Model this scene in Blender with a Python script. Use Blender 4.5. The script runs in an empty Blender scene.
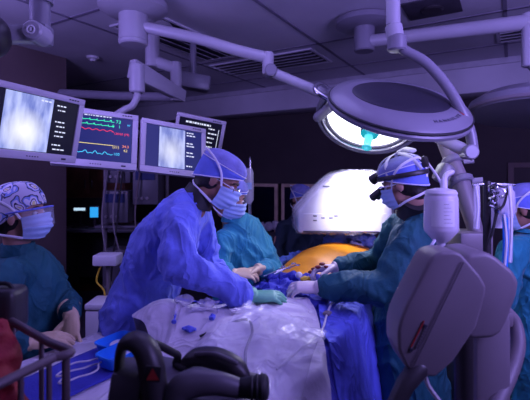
import bpy, bmesh, math, random
from mathutils import Vector, Matrix, Quaternion, noise
random.seed(7)
C = bpy.context.scene.collection
SC = bpy.context.scene
V = Vector

# ------------------------------------------------------------------ camera
EYE = 1.70
FPX = 412.0
cam_d = bpy.data.cameras.new('camera'); cam = bpy.data.objects.new('camera', cam_d); C.objects.link(cam)
cam.location = (0, 0, EYE); cam.rotation_euler = (math.pi/2, 0, 0)
cam_d.sensor_width = 36; cam_d.lens = FPX/530*36; cam_d.shift_y = -25.5/530
cam_d.dof.use_dof = True; cam_d.dof.focus_distance = 2.15; cam_d.dof.aperture_fstop = 3.5
SC.camera = cam
# ------------------------------------------------------------------ room frame (A runs away along the table, B to the left)
A = V((.511, .859, 0)).normalized(); B = V((-.859, .511, 0)).normalized()
TO = V((.433, 2.55, 0))                       # middle of the patient on the floor plan
def R(a, b, z=0.0): return A*a + B*b + V((0, 0, z))          # room coordinates
def T(a, b, z=0.0): return TO + A*a + B*b + V((0, 0, z))     # operating table coordinates
def P(px, py, Y): return V(((px-265)/FPX*Y, Y, EYE-(py-174.5)/FPX*Y))
CEIL = 3.0
# ------------------------------------------------------------------ light
w = bpy.data.worlds.new('world'); SC.world = w; w.use_nodes = True
w.node_tree.nodes['Background'].inputs[0].default_value = (.30, .23, .62, 1)
w.node_tree.nodes['Background'].inputs[1].default_value = .075
def lamp(name, kind, loc, target, power, col, size=.3, cone=None, blend=.5):
    d = bpy.data.lights.new(name, kind); o = bpy.data.objects.new(name, d); C.objects.link(o)
    d.energy = power; d.color = col; o.location = loc
    if kind == 'AREA': d.shape = 'DISK'; d.size = size
    else: d.shadow_soft_size = size
    if kind == 'SPOT': d.spot_size = cone; d.spot_blend = blend
    if target is not None: o.rotation_euler = (V(target)-V(loc)).to_track_quat('-Z', 'Y').to_euler()
    return o
FL = V((.650, 2.0, 2.040)); FLn = V((.085, -.508, .851)).normalized()      # unlit-backed front lamp and its upward axis
RL = V((.690, 2.78, 2.070)); RLn = V((-.288, -.52, -.80)).normalized()  # lamp whose shining face shows
lamp('front_lamp_beam', 'SPOT', FL-FLn*.10+V((0, .06, 0)), P(351, 207, 2.66), 80, (.80, .78, 1), .06, math.radians(40), .6)
lamp('rear_lamp_beam', 'SPOT', RL+RLn*.10, T(-.50, .05, 1.12), 46, (.60, .56, 1), .25, math.radians(92), 1.0)
lamp('overhead_fill', 'AREA', (-.05, 2.15, 2.96), (-.05, 2.2, 0), 8.5, (.38, .32, 1), 1.1)  # added violet fill above the table, not a fixture of the room
lamp('front_fill', 'AREA', (-.8, -.6, 2.9), (-.35, 2.6, 1.0), 2.2, (.40, .33, 1), 1.0)  # added weak fill from behind the camera, no real lamp there
lamp('side_fill', 'AREA', (1.9, .2, 2.9), (.4, 2.4, .9), 1.5, (.38, .30, 1), 1.2)  # added out-of-frame fill from the right, belongs to no fixture
lamp('ceiling_fill_right', 'AREA', R(1.3, -1.2, 2.25), R(3.2, 1.0, 3.0), 64, (.37, .285, 1), 1.2)  # unseen uplight added to brighten the ceiling from the right
lamp('ceiling_fill_left', 'AREA', R(.3, 2.6, 2.3), R(2.6, 2.6, 3.0), 30, (.37, .285, 1), 1.0)  # second unseen uplight, added to brighten the ceiling at the left
SC.view_settings.view_transform = 'Standard'; SC.view_settings.look = 'None'
SC.view_settings.exposure = 0.0; SC.view_settings.gamma = 1.0
try: SC.view_settings.use_curve_mapping = False
except Exception: pass

# ------------------------------------------------------------------ materials
def mat(name, col, rough=.6, metal=0, var=.0, scale=8, bump=0, bscale=60, emit=0, ecol=None, alpha=1, trans=0, sss=0, spec=.5, sheen=0, crease=0):
    m = bpy.data.materials.new(name); m.use_nodes = True; nt = m.node_tree; b = nt.nodes['Principled BSDF']
    b.inputs['Base Color'].default_value = (*col, 1); b.inputs['Roughness'].default_value = rough
    b.inputs['Metallic'].default_value = metal; b.inputs['Alpha'].default_value = alpha
    b.inputs['Transmission Weight'].default_value = trans; b.inputs['Specular IOR Level'].default_value = spec
    b.inputs['Sheen Weight'].default_value = sheen
    tc = nt.nodes.new('ShaderNodeTexCoord')
    if var:
        n = nt.nodes.new('ShaderNodeTexNoise'); n.inputs['Scale'].default_value = scale; n.inputs['Detail'].default_value = 5
        nt.links.new(tc.outputs['Object'], n.inputs['Vector'])
        r = nt.nodes.new('ShaderNodeValToRGB')
        r.color_ramp.elements[0].position = .3; r.color_ramp.elements[1].position = .7
        r.color_ramp.elements[0].color = (*[c*(1-var) for c in col], 1); r.color_ramp.elements[1].color = (*[min(1, c*(1+var)) for c in col], 1)
        nt.links.new(n.outputs['Fac'], r.inputs['Fac']); nt.links.new(r.outputs['Color'], b.inputs['Base Color'])
    if bump:
        n2 = nt.nodes.new('ShaderNodeTexNoise'); n2.inputs['Scale'].default_value = bscale; n2.inputs['Detail'].default_value = 4
        nt.links.new(tc.outputs['Object'], n2.inputs['Vector'])
        bp = nt.nodes.new('ShaderNodeBump'); bp.inputs['Strength'].default_value = bump; bp.inputs['Distance'].default_value = .01
        nt.links.new(n2.outputs['Fac'], bp.inputs['Height']); nt.links.new(bp.outputs['Normal'], b.inputs['Normal'])
    if crease:
        mp = nt.nodes.new('ShaderNodeMapping'); mp.inputs['Rotation'].default_value = (.5, .3, .2); mp.inputs['Scale'].default_value = (7, 7, 3.2); nt.links.new(tc.outputs['Object'], mp.inputs['Vector'])
        cn = nt.nodes.new('ShaderNodeTexNoise'); cn.inputs['Scale'].default_value = 1.0; cn.inputs['Detail'].default_value = 2.5; cn.inputs['Distortion'].default_value = .8; nt.links.new(mp.outputs[0], cn.inputs['Vector'])
        su = nt.nodes.new('ShaderNodeMath'); su.operation = 'SUBTRACT'; su.inputs[1].default_value = .5; nt.links.new(cn.outputs['Fac'], su.inputs[0])
        ab = nt.nodes.new('ShaderNodeMath'); ab.operation = 'ABSOLUTE'; nt.links.new(su.outputs[0], ab.inputs[0])
        pw = nt.nodes.new('ShaderNodeMath'); pw.operation = 'POWER'; pw.inputs[1].default_value = .7; nt.links.new(ab.outputs[0], pw.inputs[0])
        cb = nt.nodes.new('ShaderNodeBump'); cb.inputs['Strength'].default_value = crease; cb.inputs['Distance'].default_value = .09; cb.invert = True
        nt.links.new(pw.outputs[0], cb.inputs['Height'])
        if bump: nt.links.new(bp.outputs['Normal'], cb.inputs['Normal'])
        nt.links.new(cb.outputs['Normal'], b.inputs['Normal'])
    if emit:
        b.inputs['Emission Color'].default_value = (*(ecol or col), 1); b.inputs['Emission Strength'].default_value = emit
    return m
M = {}
M['ceiling'] = mat('ceiling_paint', (.62, .60, .66), .7, var=.12, scale=1.2)
M['ceiling_panel'] = mat('ceiling_panel_paint', (.66, .64, .70), .6, var=.08, scale=2)
M['seam'] = mat('ceiling_seam', (.22, .20, .26), .8, var=.1)
M['vent_dark'] = mat('vent_dark', (.05, .045, .06), .7, var=.2)
M['slat'] = mat('vent_slat_paint', (.52, .50, .56), .5, var=.1)
M['wall_dark'] = mat('dark_wall_paint', (.055, .042, .045), .85, var=.15, scale=2)
M['wall_left'] = mat('brown_wall_paint', (.15, .105, .105), .8, var=.12, scale=2)
M['floor'] = mat('vinyl_floor', (.10, .09, .11), .4, var=.2, scale=5)
M['wood'] = mat('red_brown_wood', (.16, .055, .03), .5, var=.4, scale=6)
M['frame_wood'] = mat('pale_brown_frame', (.62, .46, .32), .5, var=.2, scale=6)
M['white'] = mat('white_plastic', (.72, .70, .74), .38, var=.05, scale=6, bump=.03, bscale=200)
M['white_metal'] = mat('white_enamel', (.40, .385, .43), .30, var=.05, scale=4)
M['lamp_grey'] = mat('lamp_grey_enamel', (.21, .20, .24), .32, var=.06, scale=4)
M['lamp_dark'] = mat('lamp_dark_cover', (.018, .016, .03), .5, var=.1, scale=4)
M['chrome'] = mat('chrome', (.8, .8, .85), .16, 1, var=.05)
M['grey'] = mat('grey_plastic', (.21, .18, .20), .45, var=.06, scale=5, bump=.04, bscale=250)
M['grey_dark'] = mat('dark_grey_plastic', (.10, .09, .11), .45, var=.1, bump=.04, bscale=200)
M['black'] = mat('black_plastic', (.030, .026, .030), .42, var=.15, bump=.04, bscale=200)
M['black_rubber'] = mat('black_rubber', (.016, .015, .018), .6, var=.2)
M['bezel'] = mat('monitor_bezel', (.60, .56, .62), .42, var=.04)
M['glass_dark'] = mat('screen_glass', (.006, .006, .02), .10, var=.1)
M['gown_blue'] = mat('blue_gown_fabric', (.15, .20, .74), .75, var=.10, scale=10, bump=.15, bscale=90, sheen=.2, crease=.5)
M['gown_teal'] = mat('teal_gown_fabric', (.012, .24, .32), .78, var=.10, scale=10, bump=.15, bscale=90, sheen=.15, crease=.5)
M['gown_green'] = mat('dark_green_gown_fabric', (.008, .10, .13), .78, var=.10, scale=10, bump=.15, bscale=90, crease=.5)
M['scrub_dark'] = mat('dark_scrub_fabric', (.015, .03, .06), .8, var=.1)
M['cuff_teal'] = mat('knit_cuff', (.10, .42, .48), .85, var=.1, scale=40, bump=.3, bscale=300)
M['cap_blue'] = mat('blue_cap_fabric', (.15, .21, .74), .75, var=.08, scale=20, bump=.15, bscale=110)
M['cap_top'] = mat('cap_crown_fabric', (.20, .21, .52), .75, var=.15, scale=26, bump=.25, bscale=90)
M['mask_blue'] = mat('mask_fabric', (.42, .58, .84), .8, var=.06, scale=14, bump=.12, bscale=120)
M['strap'] = mat('white_tape', (.80, .80, .88), .7, var=.05)
M['skin'] = mat('skin', (.50, .27, .20), .55, var=.10, scale=12, bump=.05, bscale=140)
M['skin_dark'] = mat('tanned_skin', (.34, .17, .12), .55, var=.10, scale=12, bump=.05, bscale=140)
M['iodine'] = mat('iodine_painted_skin', (.95, .34, .02), .36, var=.22, scale=7, bump=.15, bscale=40)
M['hair'] = mat('dark_hair', (.018, .013, .012), .55, var=.3, scale=50, bump=.4, bscale=120)
M['eye_white'] = mat('eye_white', (.75, .72, .72), .25, var=.04)
M['iris'] = mat('iris', (.03, .02, .015), .15, var=.2)
M['glove_white'] = mat('white_latex', (.70, .60, .62), .42, var=.07, scale=16, bump=.10, bscale=110)
M['glove_cream'] = mat('cream_latex', (.72, .55, .33), .42, var=.07, scale=16, bump=.10, bscale=110)
M['glove_green'] = mat('green_latex', (.15, .50, .30), .45, var=.08, scale=16, bump=.10, bscale=110)
M['blood'] = mat('blood_stain', (.25, .015, .02), .3, var=.35, scale=40)
M['drape_blue'] = mat('blue_drape', (.045, .05, .42), .8, var=.12, scale=7, bump=.18, bscale=70, crease=.7)
M['panel_blue'] = mat('blue_paper_panel', (.12, .16, .74), .75, var=.07, scale=7, bump=.12, bscale=70, crease=.7)
M['towel_blue'] = mat('blue_towel', (.05, .06, .44), .9, var=.12, scale=14, bump=.35, bscale=160)
M['towel_light'] = mat('light_blue_towel', (.16, .30, .78), .85, var=.10, scale=14, bump=.3, bscale=140)
M['sheet_white'] = mat('white_sheet', (.64, .61, .68), .8, var=.06, scale=6, bump=.15, bscale=60, crease=.4)
M['basin'] = mat('blue_basin_plastic', (.03, .26, .86), .3, var=.06)
M['clear'] = mat('clear_film', (.85, .85, .95), .2, alpha=.22, var=.05, scale=8, bump=.15, bscale=14)
M['bag_clear'] = mat('clear_bag_film', (.86, .84, .95), .14, alpha=.42, var=.05, scale=8, bump=.4, bscale=30)
M['cover_clear'] = mat('clear_machine_cover', (.88, .88, .96), .16, alpha=.16, var=.05, scale=8, bump=.6, bscale=20)
M['canister'] = mat('frosted_canister', (.74, .70, .78), .35, alpha=.82, var=.06, scale=10)
M['paper'] = mat('white_paper', (.76, .75, .78), .7, var=.05)
M['red'] = mat('red_cloth', (.26, .008, .02), .7, var=.25, scale=9, bump=.3, bscale=60)
M['red_mark'] = mat('red_mark', (.42, .03, .03), .5, var=.1)
M['dark_mark'] = mat('dark_mark', (.02, .02, .04), .6, var=.1)
M['yellow'] = mat('yellow_plastic', (.75, .50, .03), .5, var=.1)
M['cable_white'] = mat('white_cable', (.62, .60, .64), .45, var=.05)
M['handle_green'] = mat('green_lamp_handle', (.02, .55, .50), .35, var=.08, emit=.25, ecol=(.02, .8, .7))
M['lamp_face_dim'] = mat('lamp_face_far_side', (.9, .9, 1), .3, var=.02, emit=1.2, ecol=(.86, .86, 1))
M['lamp_face'] = mat('lamp_face', (.9, .9, 1), .3, var=.02, emit=4.0, ecol=(.86, .86, 1))
M['rail'] = mat('painted_rail', (.13, .095, .11), .4, var=.1)
M['navy'] = mat('navy_fabric', (.02, .03, .11), .8, var=.15)
def emis(name, col, s): return mat(name, tuple(c*.3 for c in col), .4, var=.03, emit=s, ecol=col)
M['e_green'] = emis('trace_green', (.05, .95, .45), 1.0); M['e_red'] = emis('trace_red', (.95, .05, .12), 1.0)
M['e_yel'] = emis('trace_yellow', (.95, .78, .25), .9); M['e_cyan'] = emis('trace_cyan', (.08, .65, .95), 1.0)
M['e_white'] = emis('trace_white', (.8, .85, 1.0), .9); M['e_orange'] = emis('trace_orange', (1.0, .30, .12), 1.0)
M['screen_blue'] = emis('screen_blue_field', (.010, .016, .11), 1.0)
M['screen_black'] = emis('screen_black_field', (.003, .003, .012), 1.0)
M['screen_pale'] = emis('pale_screen', (.55, .80, 1.0), .9); M['screen_cyan'] = emis('cyan_screen', (.03, .42, .95), .9)
def xray_mat(name, blob, amount, strength):
    m = bpy.data.materials.new(name); m.use_nodes = True; nt = m.node_tree; b = nt.nodes['Principled BSDF']
    b.inputs['Base Color'].default_value = (.01, .01, .02, 1); b.inputs['Roughness'].default_value = .15
    tc = nt.nodes.new('ShaderNodeTexCoord')
    mp = nt.nodes.new('ShaderNodeMapping'); mp.inputs['Scale'].default_value = (24, 24, 7); nt.links.new(tc.outputs['Object'], mp.inputs['Vector'])
    n = nt.nodes.new('ShaderNodeTexNoise'); n.inputs['Scale'].default_value = 1.0; n.inputs['Detail'].default_value = 6; nt.links.new(mp.outputs[0], n.inputs['Vector'])
    r = nt.nodes.new('ShaderNodeValToRGB'); e = r.color_ramp.elements
    e[0].position = .30; e[0].color = (.10, .14, .50, 1); e[1].position = .72; e[1].color = (.52, .58, 1, 1)
    nt.links.new(n.outputs['Fac'], r.inputs['Fac'])
    sub = nt.nodes.new('ShaderNodeVectorMath'); sub.operation = 'DISTANCE'; sub.inputs[1].default_value = blob; nt.links.new(tc.outputs['Object'], sub.inputs[0])
    mr = nt.nodes.new('ShaderNodeMapRange'); mr.inputs['From Min'].default_value = 0; mr.inputs['From Max'].default_value = .13
    mr.inputs['To Min'].default_value = amount; mr.inputs['To Max'].default_value = 0; nt.links.new(sub.outputs['Value'], mr.inputs['Value'])
    mx = nt.nodes.new('ShaderNodeMix'); mx.data_type = 'RGBA'; mx.inputs['B'].default_value = (1, 1, 1, 1)
    nt.links.new(mr.outputs[0], mx.inputs['Factor']); nt.links.new(r.outputs['Color'], mx.inputs['A'])
    nt.links.new(mx.outputs['Result'], b.inputs['Emission Color']); b.inputs['Emission Strength'].default_value = strength
    return m
M['xray_bright'] = xray_mat('xray_image_bright', (-.06, 0, -.04), 1.0, 1.15)
M['xray_plain'] = xray_mat('xray_image_plain', (-.02, 0, -.02), .55, 1.05)
def pattern_mat():
    m = bpy.data.materials.new('paisley_cap_fabric'); m.use_nodes = True; nt = m.node_tree; b = nt.nodes['Principled BSDF']
    b.inputs['Roughness'].default_value = .8
    tc = nt.nodes.new('ShaderNodeTexCoord')
    nz = nt.nodes.new('ShaderNodeTexNoise'); nz.inputs['Scale'].default_value = 9; nt.links.new(tc.outputs['Object'], nz.inputs['Vector'])
    va = nt.nodes.new('ShaderNodeVectorMath'); va.operation = 'MULTIPLY_ADD'; va.inputs[1].default_value = (.16, .16, .16)
    nt.links.new(nz.outputs['Color'], va.inputs[0]); nt.links.new(tc.outputs['Object'], va.inputs[2])
    vo = nt.nodes.new('ShaderNodeTexVoronoi'); vo.inputs['Scale'].default_value = 17; nt.links.new(va.outputs[0], vo.inputs['Vector'])
    r = nt.nodes.new('ShaderNodeValToRGB'); r.color_ramp.interpolation = 'CONSTANT'; e = r.color_ramp.elements
    e[0].position = 0; e[0].color = (.66, .62, .28, 1); e[1].position = .20; e[1].color = (.74, .72, .80, 1)
    for p, c in ((.30, (.03, .03, .08, 1)), (.40, (.70, .68, .80, 1)), (.56, (.24, .34, .72, 1)), (.66, (.03, .03, .08, 1)), (.74, (.55, .53, .66, 1))):
        q = e.new(p); q.color = c
    ma = nt.nodes.new('ShaderNodeMath'); ma.operation = 'MULTIPLY'; ma.inputs[1].default_value = 1.25
    nt.links.new(vo.outputs['Distance'], ma.inputs[0]); nt.links.new(ma.outputs[0], r.inputs['Fac']); nt.links.new(r.outputs['Color'], b.inputs['Base Color'])
    return m
M['cap_pattern'] = pattern_mat()

# ------------------------------------------------------------------ mesh builder
def spline(pts, n=6):
    pts = [V(p) for p in pts]; out = []
    for i in range(len(pts)-1):
        p0 = pts[max(i-1, 0)]; p1 = pts[i]; p2 = pts[i+1]; p3 = pts[min(i+2, len(pts)-1)]
        for k in range(n):
            t = k/n
            out.append(.5*((2*p1)+(p2-p0)*t+(2*p0-5*p1+4*p2-p3)*t*t+(-p0+3*p1-3*p2+p3)*t**3))
    out.append(pts[-1]); return out
def lerp_list(vals, n):
    out = []
    for i in range(len(vals)-1):
        for k in range(n):
            t = k/n; a, b = vals[i], vals[i+1]
            out.append(tuple(x+(y-x)*t for x, y in zip(a, b)) if isinstance(a, tuple) else a+(b-a)*t)
    out.append(vals[-1]); return out
def frame(x, y=None, z=None):
    x = V(x).normalized(); z = V(z).normalized() if z is not None else V((0, 0, 1))
    y = z.cross(x).normalized(); z = x.cross(y)
    return Matrix((x, y, z)).transposed()
class MB:
    def __init__(s): s.v = []; s.f = []
    def add(s, vs, fs, X=None):
        k = len(s.v)
        s.v += [(X @ V(p)) if X is not None else V(p) for p in vs]
        s.f += [[i+k for i in f] for f in fs]; return s
    def bm(s, b, X=None):
        b.verts.index_update()
        s.add([v.co.copy() for v in b.verts], [[v.index for v in f.verts] for f in b.faces], X); b.free(); return s
    def box(s, c, size, rot=None, bevel=0, seg=2, taper=1):
        b = bmesh.new(); bmesh.ops.create_cube(b, size=1)
        for v in b.verts:
            t = taper if v.co.z > 0 else 1
            v.co = V((v.co.x*size[0]*t, v.co.y*size[1]*t, v.co.z*size[2]))
        if bevel: bmesh.ops.bevel(b, geom=b.edges[:], offset=bevel, segments=seg, profile=.5, affect='EDGES', clamp_overlap=True)
        return s.bm(b, Matrix.Translation(V(c)) @ (rot.to_4x4() if rot is not None else Matrix()))
    def prism(s, poly, depth, X=None, bevel=0, seg=2, y0=0):
        b = bmesh.new(); f0 = [b.verts.new((x, y0, z)) for x, z in poly]; f1 = [b.verts.new((x, y0+depth, z)) for x, z in poly]
        b.faces.new(f0); b.faces.new(list(reversed(f1))); n = len(poly)
        for i in range(n): b.faces.new((f0[i], f1[i], f1[(i+1) % n], f0[(i+1) % n]))
        bmesh.ops.recalc_face_normals(b, faces=b.faces[:])
        if bevel: bmesh.ops.bevel(b, geom=b.edges[:], offset=bevel, segments=seg, profile=.5, affect='EDGES', clamp_overlap=True)
        return s.bm(b, X)
    def ell(s, c, r, rot=None, nu=18, nv=12):
        vs = [(0, 0, r[2])]; fs = []
        for j in range(1, nv):
            t = math.pi*j/nv
            for i in range(nu):
                a = 2*math.pi*i/nu; vs.append((r[0]*math.sin(t)*math.cos(a), r[1]*math.sin(t)*math.sin(a), r[2]*math.cos(t)))
        vs.append((0, 0, -r[2])); L = len(vs)-1
        for i in range(nu):
            fs.append([0, 1+i, 1+(i+1) % nu])
            for j in range(nv-2):
                p = 1+j*nu; fs.append([p+i, p+nu+i, p+nu+(i+1) % nu, p+(i+1) % nu])
            p = 1+(nv-2)*nu; fs.append([p+i, L, p+(i+1) % nu])
        return s.add(vs, fs, Matrix.Translation(V(c)) @ (rot.to_4x4() if rot is not None else Matrix()))
    def lathe(s, prof, X=None, n=32, cap=True):
        vs = []; fs = []
        for r, z in prof:
            for i in range(n):
                a = 2*math.pi*i/n; vs.append((r*math.cos(a), r*math.sin(a), z))
        for j in range(len(prof)-1):
            for i in range(n): fs.append([j*n+i, j*n+(i+1) % n, (j+1)*n+(i+1) % n, (j+1)*n+i])
        if cap:
            fs.append([i for i in reversed(range(n))]); fs.append([(len(prof)-1)*n+i for i in range(n)])
        return s.add(vs, fs, X)
    def tube(s, pts, rad, n=10, lat=None, cap=True, rnd=False):
        pts = [V(p) for p in pts]; N = len(pts)
        if not isinstance(rad, (list,)): rad = [rad]*N
        rad = [r if isinstance(r, tuple) else (r, r) for r in rad]
        tan = []
        for i in range(N):
            d = pts[min(i+1, N-1)]-pts[max(i-1, 0)]; tan.append(d.normalized() if d.length > 1e-9 else V((0, 0, 1)))
        L = V(lat) if lat is not None else (V((0, 0, 1)) if abs(tan[0].z) < .9 else V((1, 0, 0))).cross(tan[0])
        if rnd:
            r0, r1 = rad[0], rad[-1]
            pre = [(pts[0]-tan[0]*min(r0)*k, tuple(x*q for x in r0)) for k, q in ((.95, .3), (.7, .7), (.38, .92))]
            post = [(pts[-1]+tan[-1]*min(r1)*k, tuple(x*q for x in r1)) for k, q in ((.38, .92), (.7, .7), (.95, .3))]
            pts = [p for p, _ in pre]+pts+[p for p, _ in post]; rad = [q for _, q in pre]+rad+[q for _, q in post]
            tan = [tan[0]]*3+tan+[tan[-1]]*3; N = len(pts)
        vs = []; fs = []
        for i in range(N):
            t = tan[i]; l = L-t*L.dot(t)
            if l.length < 1e-6: l = t.orthogonal()
            l.normalize(); m = t.cross(l); L = l if lat is None else L
            for k in range(n):
                a = 2*math.pi*k/n; vs.append(pts[i]+l*(rad[i][0]*math.cos(a))+m*(rad[i][1]*math.sin(a)))
        for i in range(N-1):
            for k in range(n): fs.append([i*n+k, i*n+(k+1) % n, (i+1)*n+(k+1) % n, (i+1)*n+k])
        if cap: fs.append(list(reversed(range(n)))); fs.append([(N-1)*n+k for k in range(n)])
        return s.add(vs, fs)
    def cyl(s, p0, p1, r, n=20, r1=None, bevel=0):
        p0, p1 = V(p0), V(p1); d = (p1-p0).normalized(); r1 = r if r1 is None else r1
        if bevel: return s.tube([p0, p0+d*bevel, p1-d*bevel, p1], [r-bevel, r, r1, r1-bevel], n)
        return s.tube([p0, p1], [r, r1], n)
    def grid(s, fn, nu, nv):
        vs = [fn(i/nu, j/nv) for j in range(nv+1) for i in range(nu+1)]
        fs = [[j*(nu+1)+i, j*(nu+1)+i+1, (j+1)*(nu+1)+i+1, (j+1)*(nu+1)+i] for j in range(nv) for i in range(nu)]
        return s.add(vs, fs)
    def ring(s, c, r, t, X=None, n=40, m=8, arc=(0, 2*math.pi)):
        full = abs(arc[1]-arc[0]-2*math.pi) < 1e-6
        pts = [V((r*math.cos(arc[0]+(arc[1]-arc[0])*i/n), r*math.sin(arc[0]+(arc[1]-arc[0])*i/n), 0)) for i in range(n+1)]
        sub = MB(); sub.tube(pts, t, m, cap=not full)
        return s.add(sub.v, sub.f, Matrix.Translation(V(c)) @ (X.to_4x4() if X is not None else Matrix()))
    def mesh(s, name):
        me = bpy.data.meshes.new(name); me.from_pydata([tuple(v) for v in s.v], [], s.f)
        b = bmesh.new(); b.from_mesh(me); bmesh.ops.recalc_face_normals(b, faces=b.faces[:]); b.to_mesh(me); b.free()
        return me
def remesh(mb, name, voxel, smooth=4, fac=.5):
    me = mb.mesh(name+'_raw'); o = bpy.data.objects.new('temp', me); C.objects.link(o)
    r = o.modifiers.new('r', 'REMESH'); r.mode = 'VOXEL'; r.voxel_size = voxel
    if smooth: q = o.modifiers.new('s', 'SMOOTH'); q.iterations = smooth; q.factor = fac
    dg = bpy.context.evaluated_depsgraph_get(); dg.update()
    out = bpy.data.meshes.new_from_object(o.evaluated_get(dg)); bpy.data.objects.remove(o); bpy.data.meshes.remove(me)
    out.name = name; return out
def fold(me, amp, scale=(6, 6, 3), amp2=.4, seed=0, keep=None):
    me.update(); nr = [v.normal.copy() for v in me.vertices]
    for v, n in zip(me.vertices, nr):
        c = v.co
        p = V((c.x*scale[0]+c.z*1.9+seed, c.y*scale[1]-c.z*1.3, c.z*scale[2]))
        p += noise.noise_vector(p*.8)*.55
        r1 = max(0, 1-3.2*abs(noise.noise(p)))
        q = V((c.x*scale[0]*.8-c.z*2.6, c.y*scale[1]*.8+c.z*2.2+seed*3.1, c.z*scale[2]*1.2))
        q += noise.noise_vector(q*.9)*.5
        r2 = max(0, 1-3.6*abs(noise.noise(q)))
        d = r1*r1*.9+r2*r2*.7-.35+amp2*noise.noise(p*1.3)
        v.co += n*(amp*d*(keep(c) if keep else 1))
    me.update()
ORG = {}
def thing(name, label, cat, loc, group=None, rot=None):
    o = bpy.data.objects.new(name, None); C.objects.link(o); o.empty_display_size = .05
    o.location = loc
    if rot is not None: o.rotation_mode = 'QUATERNION'; o.rotation_quaternion = rot
    o['label'] = label; o['category'] = cat
    if group: o['group'] = group
    ORG[o.name] = V(loc); return o
def finish(o, m, angle=38):
    me = o.data
    if m is not None: me.materials.append(m)
    for p in me.polygons: p.use_smooth = True
    if angle: me.set_sharp_from_angle(angle=math.radians(angle))
def part(name, mb, m, parent, label=None, local=False, angle=38, group=None):
    me = mb.mesh(name) if isinstance(mb, MB) else mb
    o = bpy.data.objects.new(name, me); C.objects.link(o); o.parent = parent
    org = ORG[parent.name]; ORG[o.name] = org
    if not local: me.transform(Matrix.Translation(-org))
    finish(o, m, angle)
    if label: o['label'] = label
    return o
def single(name, mb, m, label=None, cat=None, loc=None, group=None, angle=38, kind=None):
    me = mb.mesh(name) if isinstance(mb, MB) else mb
    o = bpy.data.objects.new(name, me); C.objects.link(o)
    if loc is None:
        n = len(me.vertices); loc = V((sum(v.co.x for v in me.vertices)/n, sum(v.co.y for v in me.vertices)/n, min(v.co.z for v in me.vertices)))
    me.transform(Matrix.Translation(-V(loc))); o.location = loc; ORG[o.name] = V(loc)
    finish(o, m, angle)
    if kind: o['kind'] = kind
    if label: o['label'] = label; o['category'] = cat
    if group: o['group'] = group
    return o
def struct(name, mb, m): return single(name, mb, m, kind='structure', loc=(0, 0, 0))
def text_mb(body, size, X):
    cu = bpy.data.curves.new('t', 'FONT'); cu.body = body; cu.size = size; cu.extrude = .0006; cu.resolution_u = 2
    o = bpy.data.objects.new('temp_text', cu); C.objects.link(o)
    dg = bpy.context.evaluated_depsgraph_get(); dg.update(); me = bpy.data.meshes.new_from_object(o.evaluated_get(dg))
    mb = MB(); mb.add([v.co.copy() for v in me.vertices], [list(p.vertices) for p in me.polygons], X)
    bpy.data.objects.remove(o); bpy.data.curves.remove(cu); bpy.data.meshes.remove(me); return mb
ROOM = frame(A)                                            # local x along A, y along B
def rbox(a0, a1, b0, b1, z0, z1, bevel=0, mb=None):
    mb = mb or MB(); return mb.box(R((a0+a1)/2, (b0+b1)/2, (z0+z1)/2), (abs(a1-a0), abs(b1-b0), abs(z1-z0)), ROOM, bevel)

# ------------------------------------------------------------------ the room
struct('floor', rbox(-3.5, 9, -5, 8, -.1, 0), M['floor'])
struct('ceiling', rbox(-3.5, 6.4, -5, 8, CEIL, CEIL+.1), M['ceiling'])
struct('wall_back', rbox(5.75, 5.9, -5, 8, 0, CEIL), M['wall_dark'])
struct('trim_1', rbox(5.30, 5.75, -5, 8, 2.64, CEIL, .01), M['ceiling_panel'])      # soffit
struct('trim_2', rbox(5.27, 5.30, -5, 8, 2.93, CEIL, .005), M['slat'])
struct('wall_left', rbox(-3.5, 2.82, 4.26, 4.42, 0, CEIL), M['wall_left'])
struct('wall_left_return', rbox(2.66, 2.82, 4.42, 8, 0, CEIL), M['wall_left'])
struct('wall_alcove', rbox(2.82, 5.9, 7.85, 8, 0, CEIL), M['wall_dark'])
struct('baseboard_back', rbox(5.73, 5.75, -5, 8, 0, .10), M['grey_dark'])
k = 3
for (a0, a1, b0, b1) in ((2.2, 5.27, 1.615, 1.645), (-1, 5.27, 3.12, 3.15), (-1, 5.27, .02, .05), (3.76, 3.79, -5, 6), (2.10, 2.13, -5, 4.25), (4.72, 4.75, -5, 7), (.5, .53, -3, 4.25), (-1, 5.27, -1.5, -1.47)):
    struct('trim_%d' % k, rbox(a0, a1, b0, b1, CEIL-.006, CEIL), M['seam']); k += 1
def vent(a0, a1, b0, b1, along, n, label):
    t = thing('ceiling_vent', label, 'vent', R((a0+a1)/2, (b0+b1)/2, CEIL), 'ceiling vents')
    part('backing', rbox(a0, a1, b0, b1, CEIL-.008, CEIL-.001), M['vent_dark'], t)
    fr = MB(); e = .03
    for q in ((a0-e, a0, b0-e, b1+e), (a1, a1+e, b0-e, b1+e), (a0, a1, b0-e, b0), (a0, a1, b1, b1+e)): rbox(*q, CEIL-.016, CEIL-.001, .003, fr)
    part('frame', fr, M['ceiling_panel'], t)
    for i in range(n):
        s = MB(); tt = (i+.5)/n
        if along == 'a':
            b = b0+(b1-b0)*tt; s.box(R((a0+a1)/2, b, CEIL-.02), (a1-a0, (b1-b0)/n*.62, .004), ROOM @ Matrix.Rotation(math.radians(28), 3, 'X'))
        else:
            a = a0+(a1-a0)*tt; s.box(R(a, (b0+b1)/2, CEIL-.02), ((a1-a0)/n*.62, b1-b0, .004), ROOM @ Matrix.Rotation(math.radians(-28), 3, 'Y'))
        part('slat', s, M['slat'], t)
vent(2.42, 3.66, 2.47, 2.97, 'a', 5, 'long louvred ceiling vent behind the white double-arm ceiling hub')
vent(3.90, 4.42, 1.78, 3.05, 'b', 5, 'louvred ceiling vent beyond the lit lamp\'s elbow, second from the hub')
vent(4.25, 4.62, -.75, .08, 'b', 4, 'ceiling vent at the right, behind the thick white ceiling arm')
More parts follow.
